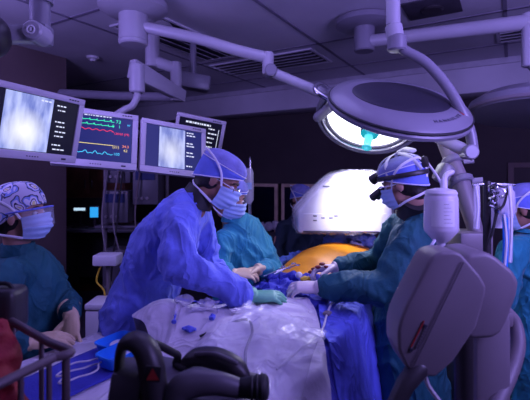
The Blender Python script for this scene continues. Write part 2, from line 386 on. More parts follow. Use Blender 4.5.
t = thing('ceiling_speaker', 'square dark recessed ceiling panel with round grille above the front lamp', 'ceiling fixture', R(3.42, .52, CEIL))
part('panel', rbox(3.22, 3.60, .32, .72, CEIL-.012, CEIL-.001, .004), M['vent_dark'], t)
mb = MB(); mb.lathe([(0.001, 0), (.07, 0), (.08, .008), (.08, .02)], Matrix.Translation(R(3.42, .52, CEIL-.03))); part('round_grille', mb, M['black'], t)
t = thing('smoke_detector', 'small round white detector on the ceiling above the brown column', 'detector', R(2.94, 3.96, CEIL))
mb = MB(); mb.lathe([(.001, -.05), (.03, -.05), (.04, -.03), (.065, -.022), (.07, 0)], Matrix.Translation(R(2.94, 3.96, CEIL-.001))); part('housing', mb, M['white'], t)
mb = MB(); mb.ell(R(2.94, 3.96, CEIL-.05), (.012, .012, .008)); part('sensor', mb, M['grey'], t)

# cabinets and things along the back wall
def glass_cabinet(b0, b1, label):
    t = thing('glass_cabinet', label, 'cabinet', R(5.75, (b0+b1)/2, 0), 'framed cabinets on the back wall')
    a0, a1, z0, z1 = 5.46, 5.73, .12, 1.56
    part('carcass', rbox(a0+.04, a1, b0, b1, z0, z1), M['black'], t)
    f = MB(); e = .05
    for q in ((b0, b0+e, z0, z1), (b1-e, b1, z0, z1), (b0+e, b1-e, z1-e, z1), (b0+e, b1-e, z0, z0+e)): rbox(a0, a0+.04, *q, .006, f)
    d = part('door_frame', f, M['frame_wood'], t)
    part('glass_pane', rbox(a0+.015, a0+.022, b0+e, b1-e, z0+e, z1-e), M['glass_dark'], t)
    part('handle', rbox(a0-.02, a0, b0+.02, b0+.032, .85, 1.0, .004), M['chrome'], d)
    part('plinth', rbox(a0+.06, a1, b0+.02, b1-.02, 0, z0), M['grey_dark'], t)
def gb(px, a):                                            # room b of the view line through px at depth a
    d = V(((px-265)/FPX, 1, 0)); s = a/d.dot(A); return (d*s).dot(B)
glass_cabinet(gb(277, 5.46), gb(222, 5.46), 'brown framed glass cabinet behind the hanging fluid bag')
glass_cabinet(gb(332, 5.46), gb(281, 5.46), 'brown framed glass cabinet partly hidden by the plastic-covered imaging head')
t = thing('wall_door', 'dark door with a faint frame at the far right of the back wall', 'door', R(5.75, gb(540, 5.75), 0)); 
b0, b1 = gb(570, 5.7), gb(508, 5.7)
part('door_leaf', rbox(5.715, 5.745, b0+.06, b1-.06, .01, 1.78), M['wall_dark'], t)
f = MB()
rbox(5.70, 5.748, b0, b0+.06, 0, 1.84, .004, f); rbox(5.70, 5.748, b1-.06, b1, 0, 1.84, .004, f); rbox(5.70, 5.748, b0+.06, b1-.06, 1.78, 1.84, .004, f)
part('door_frame', f, M['wall_left'], t)

# shelf cart of electronics in front of the cabinets (dark clutter)
t = thing('supply_cart', 'dark cart with wrapped supplies in front of the glass cabinets', 'cart', P(262, 0, 4.6).xy.to_3d())
cx = P(262, 0, 4.6).x
for z in (.12, .62, 1.02): 
    mb = MB(); mb.box((cx, 4.6, z), (.44, .34, .03), None, .006); part('shelf', mb, M['grey_dark'], t)
for sx in (-1, 1):
    for sy in (-1, 1):
        mb = MB(); mb.cyl((cx+sx*.20, 4.6+sy*.15, 0), (cx+sx*.20, 4.6+sy*.15, 1.12), .011, 10); part('post', mb, M['grey'], t)
for i in range(5):
    me = MB(); me.ell((0, 0, .06+.008*i), (.05, .06, .055), None, 12, 8); me2 = remesh(me, 'supply_bag', .012, 1); fold(me2, .010, (22, 22, 22), seed=i)
    me2.transform(Matrix.Translation((cx-.15+i*.075, 4.58-.03*(i % 2), 1.042)))
    single('supply_bag', me2, M['bag_clear'], 'crumpled clear supply bag on the dark cart by the cabinets', 'bag', group='bags on the cart')

# alcove behind the hanging monitors
t = thing('wood_cabinet', 'red-brown wooden wall cabinet seen below the hanging monitors', 'cabinet', (-2.65, 6.05, 0))
def wbox(x0, x1, y0, y1, z0, z1, bevel=0, mb=None):
    mb = mb or MB(); return mb.box(((x0+x1)/2, (y0+y1)/2, (z0+z1)/2), (x1-x0, y1-y0, z1-z0), None, bevel)
part('body', wbox(-3.05, -2.05, 6.02, 6.4, 0, 2.3), M['wood'], t)
for i in range(2):
    d = part('door', wbox(-3.04+i*.5, -2.56+i*.5, 5.995, 6.018, 1.42, 2.28, .005), M['wood'], t)
    part('handle', wbox(-2.62+i*.1, -2.605+i*.1, 5.97, 5.995, 1.5, 1.62, .003), M['chrome'], d)
part('lower_panel', wbox(-3.04, -2.06, 5.995, 6.018, .1, 1.36, .005), M['black'], t)
t = thing('work_desk', 'dark desk with two glowing screens beyond the nurse', 'desk', (-2.05, 5.4, 0))
part('desk_top', wbox(-2.62, -1.5, 5.1, 5.7, .98, 1.02, .006), M['grey_dark'], t)
for x in (-2.57, -1.55): part('side_panel', wbox(x-.02, x+.02, 5.13, 5.68, 0, .98), M['black'], t)
part('modesty_panel', wbox(-2.55, -1.57, 5.62, 5.65, .3, .98), M['black'], t)
def desk_screen(x, y, wd, ht, z, m, label, rz):
    t = thing('desk_monitor', label, 'computer monitor', (x, y, 1.02), 'desk screens beyond the nurse', Quaternion((0, 0, 1), rz))
    mb = MB(); mb.box((0, 0, z), (wd+.03, .03, ht+.03), None, .005); part('casing', mb, M['black'], t, local=True)
    mb = MB(); mb.box((0, -.017, z), (wd, .003, ht)); part('screen', mb, m, t, local=True)
    mb = MB(); mb.cyl((0, .02, .01), (0, .02, z), .015, 10); mb.box((0, .02, .008), (.18, .14, .015), None, .004); part('stand', mb, M['black'], t, local=True)
desk_screen(P(80, 0, 5.3).x, 5.3, .14, .035, .235, M['screen_pale'], 'small pale-glowing desk screen, left of the cyan one', .1)
desk_screen(P(94.5, 0, 5.25).x, 5.25, .10, .13, .20, M['screen_cyan'], 'narrow cyan-glowing desk screen beside the equipment rack', .1)

# monitoring rack with pumps
t = thing('equipment_rack', 'dark equipment rack with modules, cables and poles left of the blue-gowned surgeon', 'medical rack', (-1.42, 3.9, 0))
part('base', wbox(-1.75, -1.05, 3.7, 4.2, .06, .14, .02), M['grey_dark'], t)
for x in (-1.70, -1.10): mb = MB(); mb.cyl((x, 4.0, .1), (x, 4.0, 1.98), .018, 12); part('pole', mb, M['grey'], t)
for i, (x0, x1, z0, z1) in enumerate(((-1.66, -1.42, 1.25, 1.55), (-1.38, -1.14, 1.42, 1.76), (-1.62, -1.40, 1.62, 1.86), (-1.66, -1.14, .60, 1.0))):
    bx = part('module', wbox(x0, x1, 3.82, 4.06, z0, z1, .012), M['grey_dark'], t)
    for j in range(3):
        mb = MB(); mb.cyl((x0+.04+j*.05, 3.82, z0+.06), (x0+.04+j*.05, 3.805, z0+.06), .014, 10); part('knob', mb, M['grey'], bx)
    part('display', wbox(x0+.03, x1-.03, 3.812, 3.82, z1-.11, z1-.03), M['navy'], bx)
part('shelf', wbox(-1.72, -1.08, 3.80, 4.1, 1.20, 1.225, .004), M['grey_dark'], t)
for i, (xa, xb, m) in enumerate(((-1.60, -1.52, 'grey'), (-1.50, -1.36, 'grey'), (-1.30, -1.18, 'rail'), (-1.46, -1.58, 'black_rubber'))):
    mb = MB(); mb.tube(spline([(xa, 3.80, 1.75), (xa-.03, 3.74, 1.3), ((xa+xb)/2, 3.70, .9), (xb, 3.76, .5)], 6), .008, 6); part('cable', mb, M[m], t)
t.location.x += .15
t = thing('side_stand', 'small pale box tray on a stand behind the blue-gowned surgeon\'s back', 'stand', P(108, 0, 2.9).xy.to_3d())
c = P(108, 259, 2.9)
mb = MB(); mb.box(c, (.17, .14, .075), None, .012); part('tray_box', mb, M['white'], t)
mb = MB(); mb.cyl((c.x, c.y, .04), (c.x, c.y, c.z-.037), .014, 12); part('pole', mb, M['grey'], t)
mb = MB(); mb.lathe([(.15, 0), (.15, .02), (.03, .05), (.02, .06)], Matrix.Translation((c.x, c.y, 0))); part('base', mb, M['grey_dark'], t)
mb = MB(); mb.tube(spline([c+V((-.03, -.04, -.03)), c+V((-.06, -.05, -.14)), c+V((.0, -.06, -.22)), c+V((-.02, -.05, -.40))], 6), .006, 6); part('yellow_tube', mb, M['yellow'], t)
t = thing('instrument_case', 'pale upright box on the floor behind the blue surgeon\'s gown hem', 'case', P(101, 0, 2.8).xy.to_3d())
c = P(103, 330, 2.75); c.z = 0
mb = MB(); mb.box(c+V((0, 0, .42)), (.16, .2, .80), None, .015); part('body', mb, M['white'], t)
mb = MB(); mb.box(c+V((0, 0, .845)), (.165, .205, .04), None, .01); part('lid', mb, M['white'], t)

# ------------------------------------------------------------------ ceiling-hung arms
def vcyl(mb, p, z0, z1, r, n=24, bev=.01): return mb.cyl((p.x, p.y, z0), (p.x, p.y, z1), r, n, None, bev)
hub = R(2.30, 2.42); hx = V((-.985, 3.08, 0)); hub = hx
# rear lamp (lit) hung from the double-arm hub
t = thing('surgical_lamp', 'lit round surgical lamp with white shining face and green handle, hung from the double-arm hub', 'surgical lamp', (hub.x, hub.y, CEIL))
mb = MB(); mb.lathe([(.21, -.001), (.25, -.02), (.25, -.07), (.20, -.10), (.11, -.11)], Matrix.Translation((hub.x, hub.y, CEIL))); part('ceiling_canopy', mb, M['white_metal'], t)
mb = MB(); vcyl(mb, hub, 2.665, 2.90, .105); mb.ring((hub.x, hub.y, 2.70), .105, .005, None, 32, 6); part('hub_collar', mb, M['white_metal'], t)
def armtube(pts, r, n=14, sm=5): mb = MB(); mb.tube(spline(pts, sm) if sm else pts, r, n, rnd=True); return mb
e1 = P(268, 58, 2.95)
part('extension_arm', armtube([V((hub.x+.08, hub.y-.01, 2.80)), V((-.5, 3.03, 2.70)), V((-.2, 2.99, 2.60)), e1+V((0, 0, .0))], .042, 16), M['white_metal'], t)
mb = MB(); mb.cyl(e1+V((0, 0, .04)), e1+V((0, 0, -.12)), .042, 18, None, .008); part('elbow', mb, M['white_metal'], t)
j2 = e1+V((.02, -.01, -.10))
mb = MB(); mb.cyl(j2+V((0, -.06, 0)), j2+V((0, .06, 0)), .045, 18, None, .008); part('pivot', mb, M['lamp_grey'], t)
e2 = P(331, 97, 2.80)
part('spring_arm', armtube([j2, j2.lerp(e2, .5), e2], [.040]*1+[.036]*10, 14, 5), M['white_metal'], t)
def disc_frame(n, up=(0, 0, 1)):
    n = V(n).normalized(); x = V((1, 0, 0)); x = (x-n*x.dot(n)).normalized(); y = n.cross(x); return Matrix((x, y, n)).transposed()
XR = Matrix.Translation(RL) @ disc_frame(RLn).to_4x4()       # +z points out of the shining face
mb = MB(); mb.lathe([(.05, -.14), (.16, -.13), (.27, -.09), (.335, -.03), (.352, 0), (.345, .02), (.325, .022), (.318, .006), (.30, .0)], XR, 48); hd = part('lamp_head', mb, M['lamp_grey'], t)
mb = MB(); mb.lathe([(.001, .012), (.10, .010), (.20, .006), (.262, .004), (.27, .001)], XR, 48); part('reflector', mb, M['lamp_face'], hd, label='white shining lamp face')
mb = MB(); mb.ring((0, 0, 0), .305, .012); mb.v = [XR @ (v+V((0, 0, .012))) for v in mb.v]; part('chrome_ring', mb, M['chrome'], hd)
mb = MB(); mb.ring((0, 0, 0), .275, .005); mb.v = [XR @ (v+V((0, 0, .01))) for v in mb.v]; part('inner_ring', mb, M['lamp_grey'], hd)
def facing(px, py, n0, c):      # point where the view line meets a plane
    o = V((0, 0, EYE)); d = P(px, py, 1)-o; s = (c-o).dot(n0)/d.dot(n0); return o+d*s
hc = facing(370, 131, RLn, RL+RLn*.02)
mb = MB(); mb.lathe([(.065, .0), (.065, .012), (.045, .03), (.036, .04)], Matrix.Translation(hc) @ disc_frame(RLn).to_4x4(), 24); part('handle_mount', mb, M['navy'], hd)
mb = MB(); mb.lathe([(.055, .02), (.060, .032), (.030, .05), (.027, .13), (.033, .15), (.018, .16)], Matrix.Translation(hc) @ disc_frame(RLn).to_4x4(), 20); part('sterile_handle', mb, M['handle_green'], hd, label='green sterile lamp handle')
g1, g2, g3 = P(337, 104, 2.62), P(316, 91, 2.66), P(320, 84, 2.74)
part('side_handle', armtube([P(341, 108, 2.62), g1, g2, g3, P(333, 92, 2.80)], .016, 10), M['chrome'], hd)
part('yoke', armtube([e2, P(338, 100, 2.78), RL+V((-.33, .02, .02))], .034, 14), M['lamp_grey'], t)

# front lamp, seen from its back
polx = P(392, 0, 2.02).x
t = thing('surgical_lamp', 'round surgical lamp seen from its back, dark oval cover, curved pole', 'surgical lamp', (polx, 2.02, CEIL))
mb = MB(); mb.lathe([(.16, -.001), (.19, -.03), (.17, -.07), (.06, -.08)], Matrix.Translation((polx, 2.02, CEIL))); part('ceiling_canopy', mb, M['white_metal'], t)
pb = P(397, 46, 2.0)
mb = MB(); mb.cyl((polx, 2.02, 2.94), (pb.x-.015, 2.01, 2.43), .034, 18); mb.cyl((pb.x-.015, 2.01, 2.43), pb, .041, 18, None, .008); part('pole', mb, M['white_metal'], t)
part('curved_arm', armtube([pb+V((0, 0, .03)), P(404, 50, 2.0), P(425, 62, 1.97), P(446, 85, 1.93), P(462, 112, 1.90), P(470, 132, 1.90), P(473, 150, 1.90)], .025, 14), M['lamp_grey'], t)
mb = MB(); mb.cyl(pb+V((0, 0, .05)), pb+V((0, 0, -.025)), .046, 18, None, .008); part('pole_joint', mb, M['lamp_grey'], t)
XF = Matrix.Translation(FL) @ disc_frame(FLn).to_4x4()       # +z points out of the back
mb = MB(); mb.lathe([(.27, -.042), (.325, -.040), (.342, -.030), (.345, -.016), (.337, -.006), (.333, .0), (.337, .006), (.325, .020), (.26, .036), (.235, .039), (.16, .042), (.001, .043)], XF, 56); hd = part('lamp_head', mb, M['lamp_grey'], t)
mb = MB(); mb.lathe([(.234, .0), (.234, .042), (.22, .048), (.10, .052), (.001, .053)], XF @ Matrix.Diagonal((1.0, .86, 1, 1)), 48); part('back_cover', mb, M['lamp_dark'], hd, label='dark oval back cover')
mb = MB(); mb.ring((0, 0, 0), .338, .007); mb.v = [XF @ (v+V((0, 0, .0))) for v in mb.v]; part('rim_seal', mb, M['black_rubber'], hd)
mb = MB(); mb.lathe([(.001, -.044), (.20, -.044), (.265, -.043), (.27, -.036)], XF, 48); part('reflector', mb, M['lamp_face_dim'], hd)
# lettering along the rim, following the lower right edge of the back
lt = MB(); word = 'HANAULUX'; 
def on_back(ang, rad):
    r0, z0, r1, z1 = .26, .036, .325, .020; tt = (rad-r0)/(r1-r0); return V((rad*math.cos(ang), rad*math.sin(ang), z0+(z1-z0)*tt))
for i, ch in enumerate(word):
    ang = math.radians(-76+i*5.2); p = on_back(ang, .284)
    tx = V((-math.sin(ang), math.cos(ang), 0)); out = V((math.cos(ang)*.065, math.sin(ang)*.065, -.016)).normalized()
    rx = Matrix((tx, -out, tx.cross(-out))).transposed().to_4x4()
    q = text_mb(ch, .026, XF @ Matrix.Translation(p+tx.cross(-out)*.0012) @ rx); lt.add(q.v, q.f)
part('lettering', lt, M['dark_mark'], hd)
ang = math.radians(-32); p = on_back(ang, .292); tx = V((-math.sin(ang), math.cos(ang), 0)); out = V((math.cos(ang)*.065, math.sin(ang)*.065, -.016)).normalized()
mb = MB(); mb.add([(0, 0, .0015), (.026, 0, .0015), (.020, .03, .0015)], [[0, 1, 2]], XF @ Matrix.Translation(p) @ Matrix((tx, -out, tx.cross(-out))).transposed().to_4x4()); part('emblem', mb, M['red_mark'], hd)
y0, y1 = P(473, 151, 1.90), P(436, 137, 1.96)
mb = MB(); mb.cyl(y0+V((.015, 0, -.02)), y1, .032, 18, .026, .008); part('yoke', mb, M['white_metal'], t)
mb = MB(); mb.cyl(y0+V((-.02, -.035, -.005)), y0+V((-.02, .035, -.005)), .035, 18, None, .006); part('yoke_pivot', mb, M['lamp_grey'], t)
sub = MB(); sub.tube(spline([y1, P(440, 132, 2.0), FL-FLn*.04+V((.21, -.02, 0))], 5), .02, 12, rnd=True); part('yoke_bracket', sub, M['lamp_grey'], t)

# third lamp, far right, unlit, with its thick ceiling arm
m0 = R(3.36, 1.04); t = thing('surgical_lamp', 'unlit dark surgical lamp cut by the right edge, on a thick white ceiling arm', 'surgical lamp', (m0.x, m0.y, CEIL))
mb = MB(); mb.lathe([(.20, -.001), (.235, -.02), (.235, -.06), (.20, -.08), (.09, -.085)], Matrix.Translation((m0.x, m0.y, CEIL))); part('ceiling_canopy', mb, M['lamp_grey'], t)
mb = MB(); vcyl(mb, m0, 2.72, 2.93, .085); part('hub_collar', mb, M['lamp_grey'], t)
ea = P(529, 22, 2.75)
part('extension_arm', armtube([V((m0.x, m0.y, 2.80)), V((m0.x, m0.y, 2.80)).lerp(ea, .5), ea], .052, 16), M['white_metal'], t)
mb = MB(); mb.cyl(ea+V((0, 0, .06)), ea+V((0, 0, -.30)), .045, 18, None, .008); part('drop_pole', mb, M['white_metal'], t)
rc = P(535, 112, 2.75)
part('spring_arm', armtube([ea+V((0, 0, -.27)), ea+V((.12, .05, -.36)), rc+V((.1, .05, .14))], .03, 12), M['lamp_grey'], t)
X3 = Matrix.Translation(rc) @ disc_frame(V((-.10, -.10, -1))).to_4x4()
mb = MB(); mb.lathe([(.05, -.15), (.18, -.14), (.33, -.10), (.40, -.05), (.41, 0), (.39, .02), (.05, .03)], X3, 48); hd = part('lamp_head', mb, M['lamp_grey'], t)
mb = MB(); mb.ring((0, 0, 0), .405, .014); mb.v = [X3 @ v for v in mb.v]; part('rim', mb, M['grey'], hd)

# monitor boom
t = thing('monitor_boom', 'white jointed ceiling boom that carries the hanging monitors', 'ceiling boom', (hub.x-.05, hub.y+.35, CEIL))
bp = V((hub.x+.02, hub.y+.45, 0))
mb = MB(); mb.lathe([(.15, -.001), (.17, -.03), (.12, -.07)], Matrix.Translation((bp.x, bp.y, CEIL))); part('ceiling_plate', mb, M['white_metal'], t)
mb = MB(); vcyl(mb, bp, 2.62, 2.94, .06); part('column', mb, M['white_metal'], t)
q1 = P(174, 68, 3.55)
part('upper_arm', armtube([V((bp.x, bp.y, 2.68)), V((bp.x, bp.y, 2.68)).lerp(q1, .5), q1], .05, 14), M['white_metal'], t)
mb = MB(); mb.cyl(P(176, 62, 3.55), P(176, 101, 3.55), .048, 18, None, .008); part('elbow_post', mb, M['white_metal'], t)
q2 = P(138, 72, 3.15)
sa = MB(); sa.prism([(-.07, .075), (.03, .075), (.53, .055), (.53, -.05), (-.07, -.075)], .07, Matrix.Translation(q2) @ frame((P(174, 92, 3.5)-q2)).to_4x4(), .012, y0=-.035); part('spring_arm', sa, M['white_metal'], t)
mb = MB(); mb.cyl(P(137, 64, 3.12), P(137, 93, 3.12), .058, 20, None, .01); part('drop_post', mb, M['white_metal'], t)
part('drop_tube', armtube([P(137, 90, 3.12), P(137, 97, 3.12), P(132, 106, 3.1), P(124, 110, 3.08), P(112, 118, 3.02)], .026, 12), M['white_metal'], t)
rb = MB(); rb.tube([P(28, 122, 2.55), P(95, 130, 2.90), P(160, 136, 3.12), P(196, 138, 3.34)], .030, 10); part('monitor_rail', rb, M['grey'], t)
part('rail_riser', armtube([P(112, 118, 3.02), P(112, 131, 2.98)], .03, 10, 0), M['grey'], t)
part('wall_arm', armtube([P(176, 97, 3.56), P(120, 96, 3.75), P(62, 93, 3.95)], .04, 12, 4), M['lamp_grey'], t)
bx = MB(); bx.box(P(193, 82, 3.75), (.30, .16, .14), Matrix.Rotation(.25, 3, 'Z') @ Matrix.Rotation(.12, 3, 'Y'), .02); part('balance_box', bx, M['lamp_grey'], t)
part('box_hanger', armtube([P(193, 80, 3.75), V((P(193, 80, 3.75).x, 3.75, CEIL-.002))], .03, 12, 0), M['lamp_grey'], t)

def monitor(pos, rv, wd, ht, sc, label, scr):
    rel = V(pos)-V((0, 0, EYE)); pos = V((0, 0, EYE))+rel*sc; wd *= sc; ht *= sc
    q = Quaternion(V(rv).normalized(), V(rv).length)
    t = thing('hanging_monitor', label, 'monitor', pos, 'monitors hung from the boom', q)
    bz = .055*ht/.38
    mb = MB(); mb.box((0, .030, 0), (wd, .035, ht), None, .010, 3); part('casing', mb, M['bezel'], t, local=True)
    mb = MB()
    e = .034*ht/.38; e2 = .044*ht/.38
    for c, s in (((0, .006, ht/2-e/2), (wd, .016, e)), ((0, .006, -ht/2+e2/2), (wd, .016, e2)), ((-wd/2+e/2, .006, (e2-e)/2), (e, .016, ht-e-e2)), ((wd/2-e/2, .006, (e2-e)/2), (e, .016, ht-e-e2))): mb.box(c, s, None, .004)
    f = part('bezel', mb, M['bezel'], t, local=True)
    sw, sh, zc = wd-2*e, ht-e-e2, (e2-e)/2
    mb = MB(); mb.box((0, .011, zc), (sw, .006, sh)); s = part('screen', mb, M['screen_blue' if scr != 'black' else 'screen_black'], t, local=True)
    mb = MB(); mb.box((0, .066, 0), (wd*.6, .045, ht*.55), None, .015); part('rear_housing', mb, M['grey'], t, local=True)
    mb = MB(); mb.box((0, .10, 0), (.11, .04, .11), None, .01); part('mount_plate', mb, M['grey_dark'], t, local=True)
    mb = MB(); 
    for i in range(5): mb.box((-.03+i*.015, -.0025, -ht/2+e2*.45), (.007, .002, .005))
    part('control_buttons', mb, M['dark_mark'], f, local=True)
    mb = MB(); mb.box((wd/2-.085, -.0025, -ht/2+e2*.45), (.028, .002, .010)); part('power_badge', mb, M['dark_mark'], f, local=True)
    mb = MB()
    for i in range(4): mb.box((wd/2-.10+i*.017, -.0025, ht/2-e*.5), (.011, .002, .007))
    part('maker_badge', mb, M['dark_mark'], f, local=True)
    return t, s, sw, sh, zc
def flat(mb, x0, x1, z0, z1, y=.007): mb.box(((x0+x1)/2, y, (z0+z1)/2), (x1-x0, .0015, z1-z0)); return mb
def scribble(x0, z0, w_, n, h, rng, y=.0065):
    mb = MB(); x = x0
    for i in range(n):
        l = rng.uniform(.006, .022)
        if x+l > x0+w_: break
        flat(mb, x, x+l, z0-h/2, z0+h/2, y); x += l+.006
    return mb
rng = random.Random(3)
# left: big x-ray image with black data strip
t, s, sw, sh, zc = monitor((-1.2212, 2.2062, 1.9651), (.1304, .1375, 1.0753), .54, .38, 1.0, 'leftmost and nearest hanging monitor, bright x-ray image beside a black data strip', 'black')
mb = flat(MB(), -sw*.38, sw*.17, zc-sh*.49, zc+sh*.49); part('xray_image', mb, M['xray_bright'], s, local=True)
for i, z in enumerate((.12, .095, .03, .005, -.025, -.05, -.10, -.125)):
    mb = scribble(sw*.21+rng.uniform(0, .02), zc+z, sw*.2, 3, .007, rng); part('data_text', mb, M['e_white'], s, local=True)
mb = scribble(sw*.02, zc+sh*.43, sw*.15, 5, .008, rng, .0055); part('data_text', mb, M['e_white'], s, local=True)
# second: vital signs
t, s, sw, sh, zc = monitor((-1.0277, 2.5223, 1.9242), (-.3341, .0093, .4507), .48, .38, 1.06, 'hanging vital-signs monitor with coloured traces, second from the left', 'blue')
def trace(z, amp, fn, m, name):
    pts = [V((-sw*.47+sw*.70*i/90, .0068, zc+z+amp*fn(i/90))) for i in range(91)]
    mb = MB(); mb.tube(pts, .0022, 4); part(name, mb, M[m], s, local=True)
ecg = lambda u: (1.0 if abs((u*7) % 1-.5) < .05 else (-.3 if abs((u*7) % 1-.62) < .05 else .12*math.sin(u*44)))
trace(.125, .012, ecg, 'e_green', 'heart_trace'); trace(.092, .010, lambda u: ecg(u+.05), 'e_green', 'heart_trace')
trace(.055, .010, lambda u: abs(math.sin(u*7*math.pi))**1.5-.4, 'e_red', 'pressure_trace')
trace(-.045, .001, lambda u: 0, 'e_yel', 'flat_trace')
trace(-.105, .012, lambda u: max(0, math.sin(u*5*math.pi*2))*1.2-.4+.2*math.sin(u*70), 'e_cyan', 'oxygen_trace')
def txt(st, x, z, sz, m, name='reading'):
    q = text_mb(st, sz, Matrix.Translation((x, .0066, zc+z)) @ Matrix.Rotation(math.pi/2, 4, 'X')); part(name, q, M[m], s, local=True)
txt('73', sw*.25, .118, .034, 'e_green'); txt('0', sw*.20, .085, .03, 'e_green'); txt('1', sw*.29, .085, .03, 'e_green')
txt('120/60 (79)', sw*.23, .036, .021, 'e_red'); txt('(21)', sw*.22, -.062, .026, 'e_yel'); txt('34.3', sw*.36, -.052, .025, 'e_orange'); txt('42', sw*.38, -.082, .026, 'e_yel')
txt('100', sw*.24, -.112, .026, 'e_cyan'); txt('97', sw*.42, .105, .020, 'e_cyan')
mb = scribble(-sw*.2, zc+.155, sw*.62, 9, .006, rng); part('header_text', mb, M['e_white'], s, local=True)
# third: x-ray
t, s, sw, sh, zc = monitor((-.6365, 2.9071, 1.8822), (-.2448, .0421, .5788), .48, .38, 1.0, 'hanging monitor with a grey-blue x-ray image, just above the blue-capped surgeon', 'blue')
mb = flat(MB(), -sw*.27, sw*.19, zc-sh*.48, zc+sh*.48); part('xray_image', mb, M['xray_plain'], s, local=True)
for i, z in enumerate((.13, .11, .05, .03, -.02, -.045, -.12)):
    mb = scribble(sw*.22, zc+z, sw*.16, 3, .008, rng); part('data_text', mb, M['e_white'], s, local=True)
# fourth: text list
t, s, sw, sh, zc = monitor((-.6466, 4.0125, 2.0729), (.2155, .1997, .0715), .48, .38, .82, 'rearmost hanging monitor, black screen with white text, behind the x-ray monitor', 'black')
mb = scribble(-sw*.35, zc+sh*.38, sw*.6, 14, .014, rng); part('header_text', mb, M['e_white'], s, local=True)
for i in range(6):
    mb = scribble(sw*.20, zc+sh*.28-i*.036, sw*.22, 3, .010, rng); part('data_text', mb, M['e_white'], s, local=True)
mb = flat(MB(), sw*.435, sw*.447, zc-sh*.4, zc+sh*.30); part('scroll_bar', mb, M['e_white'], s, local=True)

# top-left jointed arm
p = P(40, 0, 1.85); t = thing('jointed_ceiling_boom', 'jointed white ceiling arm with round pivot at the top left corner', 'ceiling arm', (p.x, p.y, CEIL))
mb = MB(); mb.lathe([(.13, -.001), (.15, -.03), (.09, -.06)], Matrix.Translation((p.x, p.y, CEIL))); part('ceiling_plate', mb, M['white_metal'], t)
mb = MB(); mb.cyl((p.x, p.y, 2.95), (p.x, p.y, 2.47), .055, 20); part('drop_pole', mb, M['lamp_grey'], t)
mb = MB(); mb.cyl((p.x, p.y, 2.50), (p.x, p.y, 2.35), .043, 20, None, .006); mb.box((p.x+.005, p.y, 2.325), (.085, .08, .09), None, .015); part('knuckle', mb, M['lamp_grey'], t)
c = P(38, 34, 1.80)
mb = MB(); mb.cyl(c+V((0, -.055, 0)), c+V((0, .05, 0)), .044, 28, None, .008); pv = part('pivot', mb, M['white_metal'], t)
mb = MB(); mb.ring(c+V((0, -.057, 0)), .016, .004, Matrix.Rotation(math.pi/2, 3, 'X'), 20, 6); part('pivot_ring', mb, M['paper'], pv)
mb = MB(); mb.box(c+V((0, -.0565, .002)), (.006, .004, .016)); part('pivot_slot', mb, M['paper'], pv)
mb = MB(); mb.prism([(-.30, .034), (0, .034), (0, -.038), (-.30, -.044)], .075, Matrix.Translation(c), .012, y0=-.037); part('arm', mb, M['white_metal'], t)
mb = MB(); mb.ell(P(-11, 36, 1.74), (.085, .085, .095), None, 24, 16); part('end_knob', mb, M['black'], t, label='dark round end cover')

# ------------------------------------------------------------------ operating table, patient and drapes
t = thing('operating_table', 'operating table under the drapes that carries the patient', 'operating table', T(-.35, 0))
def tbox(a0, a1, b0, b1, z0, z1, bevel=0, mb=None):
    mb = mb or MB(); return mb.box(T((a0+a1)/2, (b0+b1)/2, (z0+z1)/2), (abs(a1-a0), abs(b1-b0), abs(z1-z0)), ROOM, bevel)
part('mattress', tbox(-1.13, .85, -.26, .26, .87, .93, .02), M['black_rubber'], t)
part('table_frame', tbox(-1.12, .85, -.24, .24, .82, .868, .01), M['grey'], t)
part('column', tbox(-.5, -.15, -.16, .16, .14, .818, .03), M['chrome'], t)
part('base', tbox(-.85, .2, -.22, .22, 0, .14, .04), M['grey'], t)
def ss(x): x = max(0, min(1, x)); return x*x*(3-2*x)
def g(x): return math.exp(-x*x)
def Zd(a, b):
    z = 1.06+.055*g(b/.26)
    z += .085*g((a+1.13)/.15)*g((b-.33)/.13)                  # something stands under the sheet here
    z += .025*g((a+.62)/.2)*g((b+.02)/.2)
    z -= .10*ss((-a-1.12)/.25)*ss((b+.12)/.2)+.04*ss((-a-1.15)/.3)*(1-ss((b+.12)/.2))
    q = V((a*5.2, b*6.1, .3)); q += noise.noise_vector(q*.6)*.5
    z += .015*(max(0, 1-2.8*abs(noise.noise(q)))-.25)+.006*noise.noise(q*2.7)
    fl = .022*math.sin(a*17+2*noise.noise(V((a*3, b*2, 0))))+.03*noise.noise(V((a*6, 1.7, 0)))
    x = abs(b)+fl*ss((abs(b)-.30)/.12)-.325-(.11*g((a+1.13)/.2) if b > 0 else .045*ss((-a-.5)/.2))
    x = max(x, -1.47-a+.03*math.sin(b*19))
    if b > -.05 and a < -1.1: x = min(x, x*(1-ss((-a-1.1)/.12)*ss((b+.05)/.12)))
    if b < 0 and x > .02: x = .02+(x-.02)*(1-.35*ss((-a-.7)/.25))
    if x > 0: z -= 3.2*x*x/(x+.035)*1.9 if x < .14 else 3.2*.14*.14/.175*1.9+(x-.14)*3.9
    return max(z, .35)
